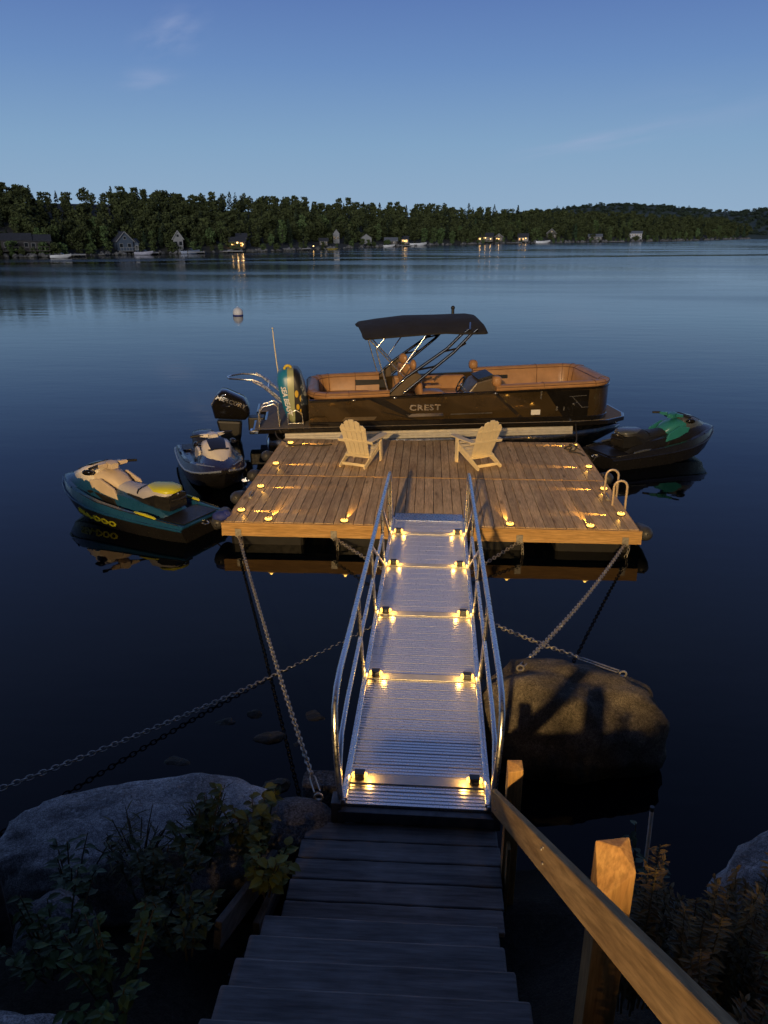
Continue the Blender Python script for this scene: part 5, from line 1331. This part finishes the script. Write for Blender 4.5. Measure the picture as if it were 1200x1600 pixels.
# wood behind: one mass
parts = {FOL.name: [], FOLD.name: [], FOLP.name: []}
g = np.random.default_rng(5)
px = -330.0
rows = [(8, .48), (12, .58), (16, .60), (20, .62), (24, .62), (28, .62), (33, .62), (38, .62), (43, .60), (49, .60), (55, .58), (61, .58), (67, .56)]
for d_, hs in rows:
    px = -330.0
    while px < 1215:
        f = f_of_px(px) if px < 1185 else len(SHORE_PX) - 1 + (px - 1185) / 30
        if px < -260: f = 0
        dist = shore(f).length; dd = d_ + g.uniform(-2.5, 2.5); p = inland(f, dd)
        if px < -260: p = p + Vector((px + 260, 0, 0)) * .15
        pi = int(g.choice([0, 1, 2, 3, 4, 5], p=[.26, .24, .22, .14, .08, .06])); k_, h, r, V, *_ = protos[pi]
        fd = max(.58, min(1, dist / 270)); s = g.uniform(.68, 1.08) * hs * fd * (1 + max(0, dist - 300) / 1700); a = g.uniform(0, 6.28)
        if pi >= 4: s *= g.uniform(.8, .98)
        ca, sa = math.cos(a), math.sin(a); W = V.copy(); W[:, 0], W[:, 1] = V[:, 0] * ca - V[:, 1] * sa, V[:, 0] * sa + V[:, 1] * ca
        W = W * np.array([s * 1.15, s * 1.15, s]) + np.array([p.x, p.y, sh_h(dd) - .5])
        parts[(FOL, FOL, FOL, FOLP, FOLD, FOLD)[pi].name].append(W)
        px += (1180 / dist) * g.uniform(2.3, 3.9) * fd * (1 + max(0, dist - 250) / 900)
fw_v, fm = [], []
for mi, (nm, lst) in enumerate(parts.items()):
    for W in lst: fw_v.append(W); fm += [mi] * (len(W) // 4)
me = mesh_from_quads('far_wood', np.concatenate(fw_v), FOL); me.materials.append(FOLD); me.materials.append(FOLP)
me.polygons.foreach_set('material_index', np.array(fm, np.int32))
o = bpy.data.objects.new('far_wood', me); COL.objects.link(o); tag(o, 'dense dark green wood covering the far shore', 'wood', kind='stuff')
# trees on the hill crest: one mass
lst = []
for i in range(1500):
    c = cols[int(g.integers(0, len(cols)))]; j = g.uniform(0, 4); a, b_ = c[min(int(j), 4)], c[min(int(j) + 1, 4)]; p = a.lerp(b_, j - int(j))
    if p.z < 4: continue
    V = protos[int(g.integers(0, 3))][3] if g.random() < .85 else protos[4][3]
    s = g.uniform(.5, .9)
    lst.append(V * np.array([s * 1.7, s * 1.7, s * .8]) * 1.0 + np.array([p.x + g.uniform(-8, 8), p.y, p.z - 5.0 * s]))
o = bpy.data.objects.new('hill_wood', mesh_from_quads('hill_wood', np.concatenate(lst), leaf_mat('hill_foliage', (.055, .085, .055), .25, .9))); COL.objects.link(o); tag(o, 'distant wooded slope of the hill', 'wood', kind='stuff')

# ---------------------------------------------------------------- houses and boats on the far shore
GLOW = emit('lit_window', (1.0, .58, .18), 1.0); GLOW2 = emit('bright_porch_lamp', (1.0, .60, .20), 5.0); DGLASS = mat('dark_window_glass', (.02, .025, .03), .08, 0, .1, 3)
WALLS = {'white': mat('white_clapboard', (.24, .24, .24), .7, 0, .06, 1), 'blue': mat('blue_grey_clapboard', (.065, .09, .13), .7, 0, .1, 1), 'dark': mat('dark_stained_siding', (.06, .055, .055), .8, 0, .2, 1), 'bright': mat('bright_white_clapboard', (.45, .45, .44), .7, 0, .06, 1), 'tan': mat('tan_siding', (.10, .09, .075), .8, 0, .1, 1)}
ROOF = mat('dark_shingle_roof', (.045, .047, .055), .9, 0, .25, 2); ROOFL = mat('pale_metal_roof', (.16, .17, .18), .5, 0, .1, 1); TRIM = mat('white_house_trim', (.26, .26, .26), .6, 0, .03, 2)
def ground_at(px, py_base, inl=None):
    f = f_of_px(px); return f
def cottage(label, px, d_, w_, dep, h, roof_h, wall, roof=None, lit=0, turn=0, gable_front=True, lamps=0, deck=True, nm='lake_house'):
    f = f_of_px(px); p = inland(f, d_); p0 = shore(f); z = max(.35, sh_h(d_) - .2)
    rz = math.atan2(-p.x, p.y) + turn
    t = thing(nm, label, 'house', (p.x, p.y, z), rz, 'houses on the far shore'); t.scale = (.85, .85, .85)
    m_ = MB(); m_.box((0, 0, h / 2), (w_, dep, h))
    if gable_front: m_.prism([(-w_ / 2, h), (w_ / 2, h), (0, h + roof_h)], -dep / 2, dep / 2)
    else: m_.prism([(-dep / 2, h), (dep / 2, h), (0, h + roof_h)], -w_ / 2, w_ / 2, Matrix.Rotation(R(90), 4, 'Z'))
    m_.build('wall', WALLS[wall], t)
    m_ = MB(); e = .35; th = .14
    if gable_front:
        for s in (-1, 1):
            m_.add([(s * (w_ / 2 + e), -dep / 2 - e, h - e * 2 * roof_h / w_ + .06), (0, -dep / 2 - e, h + roof_h + .06), (0, dep / 2 + e, h + roof_h + .06), (s * (w_ / 2 + e), dep / 2 + e, h - e * 2 * roof_h / w_ + .06),
                    (s * (w_ / 2 + e), -dep / 2 - e, h - e * 2 * roof_h / w_ + .06 + th), (0, -dep / 2 - e, h + roof_h + .06 + th), (0, dep / 2 + e, h + roof_h + .06 + th), (s * (w_ / 2 + e), dep / 2 + e, h - e * 2 * roof_h / w_ + .06 + th)],
                   [(0, 1, 2, 3), (7, 6, 5, 4), (0, 4, 5, 1), (1, 5, 6, 2), (2, 6, 7, 3), (3, 7, 4, 0)])
    else:
        for s in (-1, 1):
            m_.add([(-w_ / 2 - e, s * (dep / 2 + e), h - .2), (-w_ / 2 - e, 0, h + roof_h + .06), (w_ / 2 + e, 0, h + roof_h + .06), (w_ / 2 + e, s * (dep / 2 + e), h - .2),
                    (-w_ / 2 - e, s * (dep / 2 + e), h - .2 + th), (-w_ / 2 - e, 0, h + roof_h + .06 + th), (w_ / 2 + e, 0, h + roof_h + .06 + th), (w_ / 2 + e, s * (dep / 2 + e), h - .2 + th)],
                   [(0, 1, 2, 3), (7, 6, 5, 4), (0, 4, 5, 1), (1, 5, 6, 2), (2, 6, 7, 3), (3, 7, 4, 0)])
    m_.build('roof', roof or ROOF, t)
    nw = max(2, int(w_ / 1.9)); fy_ = -dep / 2
    levels = [h * .55] if h < 4 else [h * .28, h * .72]
    q = 0
    for lv in levels:
        for i in range(nw):
            x = -w_ / 2 + w_ * (i + .5) / nw
            wn_ = MB(); wn_.box((x, fy_ - .03, lv), (.95, .06, 1.15)); wo = wn_.build('window', TRIM, t)
            MB().box((x, fy_ - .065, lv), (.78, .02, .98)).build('pane', GLOW if q < lit else DGLASS, wo); q += 1
    if gable_front and roof_h > 1.5:
        wn_ = MB(); wn_.box((0, fy_ - .03, h + roof_h * .35), (.8, .06, .8)); wo = wn_.build('window', TRIM, t); MB().box((0, fy_ - .065, h + roof_h * .35), (.62, .02, .62)).build('pane', GLOW if lit > 2 else DGLASS, wo)
        for s in (-1, 1):
            m_ = MB(); m_.beam((s * (w_ / 2 + e), fy_ - e - .03, h - e * 2 * roof_h / w_ + .1), (0, fy_ - e - .03, h + roof_h + .12), .06, .2); m_.build('barge_board', TRIM, t)
    if deck:
        m_ = MB(); m_.box((0, fy_ - 1.2, .12), (w_ * .9, 2.3, .14))
        for i in range(6): m_.box((-w_ * .44 + w_ * .88 * i / 5, fy_ - 2.3, .6), (.08, .08, .95))
        m_.box((0, fy_ - 2.3, 1.05), (w_ * .9, .06, .08)); m_.build('porch', TRIM if wall != 'dark' else WALLS['tan'], t)
    for i in range(lamps):
        x = -w_ / 2 + w_ * (i + .5) / lamps
        m_ = MB(); m_.sphere((x, fy_ - .35, h * .55 + .5 * (i % 2)), .24, 10); m_.build('porch_lamp', GLOW2, t, smooth=180)
        light('porch_glow', 'POINT', (x, fy_ - .7, h * .5 + .5 * (i % 2)), 14, (1, .62, .24), .2, parent=t)
    return t
cottage('dark lakeside house under the trees at the far left of the far shore', 28, 6, 6.5, 5, 2.6, 1.3, 'dark', lit=0, gable_front=False)
cottage('dark house with a row of pale windows, second from the left on the far shore', 66, 6, 5.0, 5, 2.4, 1.2, 'dark', lit=0, gable_front=False)
cottage('blue grey house with a steep gable by the water, left on the far shore', 203, 4, 4.2, 5, 2.6, 2.2, 'blue', turn=R(14))
cottage('small blue grey annex with its own gable, right of the steep gabled house', 219, 3.2, 2.0, 3, 2.2, 1.2, 'blue', turn=R(-10), deck=False, nm='annex')
cottage('narrow white house with a tall gable among the trees, right of the blue grey house', 288, 5, 2.6, 4, 3.0, 1.9, 'white')
cottage('white house corner right of the brightest cluster of lamps at left centre', 397, 7, 3.0, 4, 2.9, .8, 'white', gable_front=False, deck=False)
cottage('low cabin with three bright orange lamps on its porch, left centre of the far shore', 383, 5, 4.6, 4, 2.1, 1.0, 'dark', lit=2, gable_front=False, lamps=3)
cottage('tall narrow white house left of the middle of the far shore', 545, 8, 2.4, 4, 3.6, 1.5, 'white')
cottage('small white cottage near the middle of the far shore', 584, 6, 4.4, 4, 2.4, 1.5, 'white', lit=0)
cottage('small grey boathouse left of the tall narrow white house', 517, 5, 3.0, 3, 1.8, .8, 'tan', gable_front=False, deck=False, nm='boathouse')
cottage('low grey roofed boathouse in the middle of the far shore', 620, 4, 5.5, 4, 1.6, 1.2, 'tan', roof=ROOFL, gable_front=False, deck=False, nm='boathouse')
cottage('low cabin with one bright lamp, right of the grey roofed boathouse', 641, 5, 3.2, 4, 2.1, 1.0, 'white', lit=2, gable_front=False, lamps=1, deck=False)
cottage('wide cabin with yellow lit porch and roof edge at right centre of the far shore', 767, 6, 8.5, 6, 2.6, 1.8, 'tan', roof=ROOF, lit=2, gable_front=False, lamps=3)
cottage('small cabin with a lit porch just right of the wide yellow lit cabin', 788, 6, 4.5, 5, 2.4, 1.6, 'tan', lit=1, lamps=1, deck=False)
cottage('white lakeside house glowing with warm lamps, last lit house to the right', 823, 5, 6.0, 5, 2.4, 2.0, 'white', lit=2, gable_front=False, lamps=2)
cottage('small dark roofed cottage half hidden in the trees right of the lit houses', 877, 12, 6.0, 6, 3.0, 2.6, 'tan', deck=False)
cottage('long low pale cottage toward the right of the far shore', 938, 6, 9, 5, 2.4, 1.4, 'tan', roof=ROOFL, gable_front=False)
cottage('large white two tier house on the right of the far shore', 1000, 7, 9.5, 6, 4.2, 1.4, 'bright', roof=ROOFL, gable_front=False)
m_ = MB()
def small_boat(label, px, py, L, mt, rz, cover=None):
    p = at(px, py, 0); t = thing('motor_boat', label, 'boat', p, rz, 'small boats along the far shore')
    s = L / 5
    MB().half([(-2.5 * s, [(.9 * s, .75 * s), (.85 * s, .1), (0, -.1)]), (0, [(1.0 * s, .8 * s), (.9 * s, .1), (0, -.15)]), (1.6 * s, [(.75 * s, .95 * s), (.5 * s, .2), (0, -.05)]), (2.6 * s, [(.05, 1.1 * s), (.04, .8 * s), (0, .6 * s)])]).build('hull', mt, t, smooth=50)
    MB().half([(-.6 * s, [(.7 * s, .8 * s), (.65 * s, .95 * s), (0, .98 * s)]), (.2 * s, [(.6 * s, .85 * s), (.5 * s, 1.3 * s), (0, 1.35 * s)]), (.9 * s, [(.5 * s, .9 * s), (.4 * s, .95 * s), (0, 1.0 * s)])]).build('windscreen', DGLASS, t)
    MB().box((-2.7 * s, 0, .7 * s), (.4 * s, .4 * s, .9 * s)).build('outboard', M['blackplastic'], t, bevel=.05)
def far_dock(label, px, L, w_, mt):
    f = f_of_px(px); p = shore(f); rz = math.atan2(-p.x, p.y); t = thing('jetty', label, 'jetty', (p.x, p.y, 0), rz, 'jetties along the far shore')
    MB().box((0, -L / 2 + 2.5, .42), (w_, L, .14)).build('planks', mt, t)
    m_ = MB()
    for s in (-1, 1):
        for y in (-L + 2.6, -L / 2 + 2.5): m_.cyl((s * w_ * .48, y, -1), (s * w_ * .48, y, .75), .09, 8)
    m_.build('piles', BARK, t)
PALEW = mat('weathered_pale_jetty', (.36, .35, .33), .8, 0, .15, 2)
small_boat('white motor boat moored in front of the dark houses at the far left', 96, 403.5, 3.8, M['white'], R(5))
small_boat('pale covered boat beside the jetty under the blue grey house', 226, 398.5, 4.2, SILV, R(-10))
small_boat('grey boat beside the jetty below the narrow white house', 297, 396.8, 4.5, GREYB, R(4))
small_boat('small pale boat lying left of the three orange lamps', 352, 394.5, 3.4, SILV, R(8))
small_boat('white boat in the middle of the far shore, right of the single bright lamp', 653, 384.4, 6.5, M['white'], R(2))
small_boat('pale rowing boat on the shore left of the middle', 443, 391.5, 3.6, SILV, R(0))
small_boat('small pale boat left of the grey roofed boathouse in the middle', 607, 386.2, 4.5, M['white'], R(3))
small_boat('small white boat right of the last lit house', 848, 380.2, 7.0, M['white'], R(-5))
for a in ((120, 6, 3, 'low stony jetty left of the blue grey house'), (240, 7, 2.2, 'pale jetty just right of the blue grey house'), (306, 6, 4.0, 'broad jetty below the narrow white house'), (362, 6, 5.0, 'broad pale jetty below the orange lamps'), (478, 7, 2.5, 'short jetty left of the small grey boathouse'), (632, 7, 7.0, 'wide jetty below the single bright lamp'), (800, 8, 6.0, 'jetty between the two lit houses'), (960, 10, 10, 'long jetty in front of the long low cottage')):
    far_dock(a[3], a[0], a[1], a[2], PALEW)
# lone lamp by the water and a yellow kayak
p = inland(f_of_px(491), 1.0); t = thing('shore_lamp', 'single small orange lamp on a post at the water, left centre of far shore', 'lamp', (p.x, p.y, 0))
MB().cyl((0, 0, -.5), (0, 0, .9), .06, 8).build('post', BARK, t); MB().sphere((0, 0, 1.0), .17, 10).build('globe', GLOW2, t, smooth=180)
p = at(519, 389.8, .15); t = thing('kayak', 'yellow kayak on the far shore below the small grey boathouse', 'kayak', p, 0)
MB().half([(-1.8, [(.03, .25), (0, .2)]), (-.9, [(.3, .25), (0, -.02)]), (.9, [(.3, .25), (0, -.02)]), (1.8, [(.03, .28), (0, .22)])]).build('hull', M['yellow'], t, smooth=50)
MB().plate(rrect(-.5, -.2, .5, .2, .15), .22, .27).build('cockpit', M['blackplastic'], t)
# shoreline stones: too many to count
bm = bmesh.new(); sr = random.Random(3)
for i in range(420):
    f = sr.uniform(1.2, len(SHORE_PX) - 1.2); p = shore(f); dist = p.length; s = sr.uniform(.25, .8) * (.7 + dist / 500)
    q = inland(f, sr.uniform(-.8, 1.6))
    bmesh.ops.create_icosphere(bm, subdivisions=1, radius=1, matrix=Matrix.Translation((q.x, q.y, .05)) @ Euler((sr.random() * 3, sr.random() * 3, sr.random() * 3)).to_matrix().to_4x4() @ Matrix.Diagonal((s * 1.3, s, s * .6, 1)))
me = bpy.data.meshes.new('shore_stones'); bm.to_mesh(me); bm.free(); me.materials.append(rock_mat('far_shore_rock', (.10, .10, .10), (.26, .25, .24), .8))
o = bpy.data.objects.new('shore_stones', me); COL.objects.link(o); tag(o, 'band of stones and rocks along the far waterline', 'stones', kind='stuff')
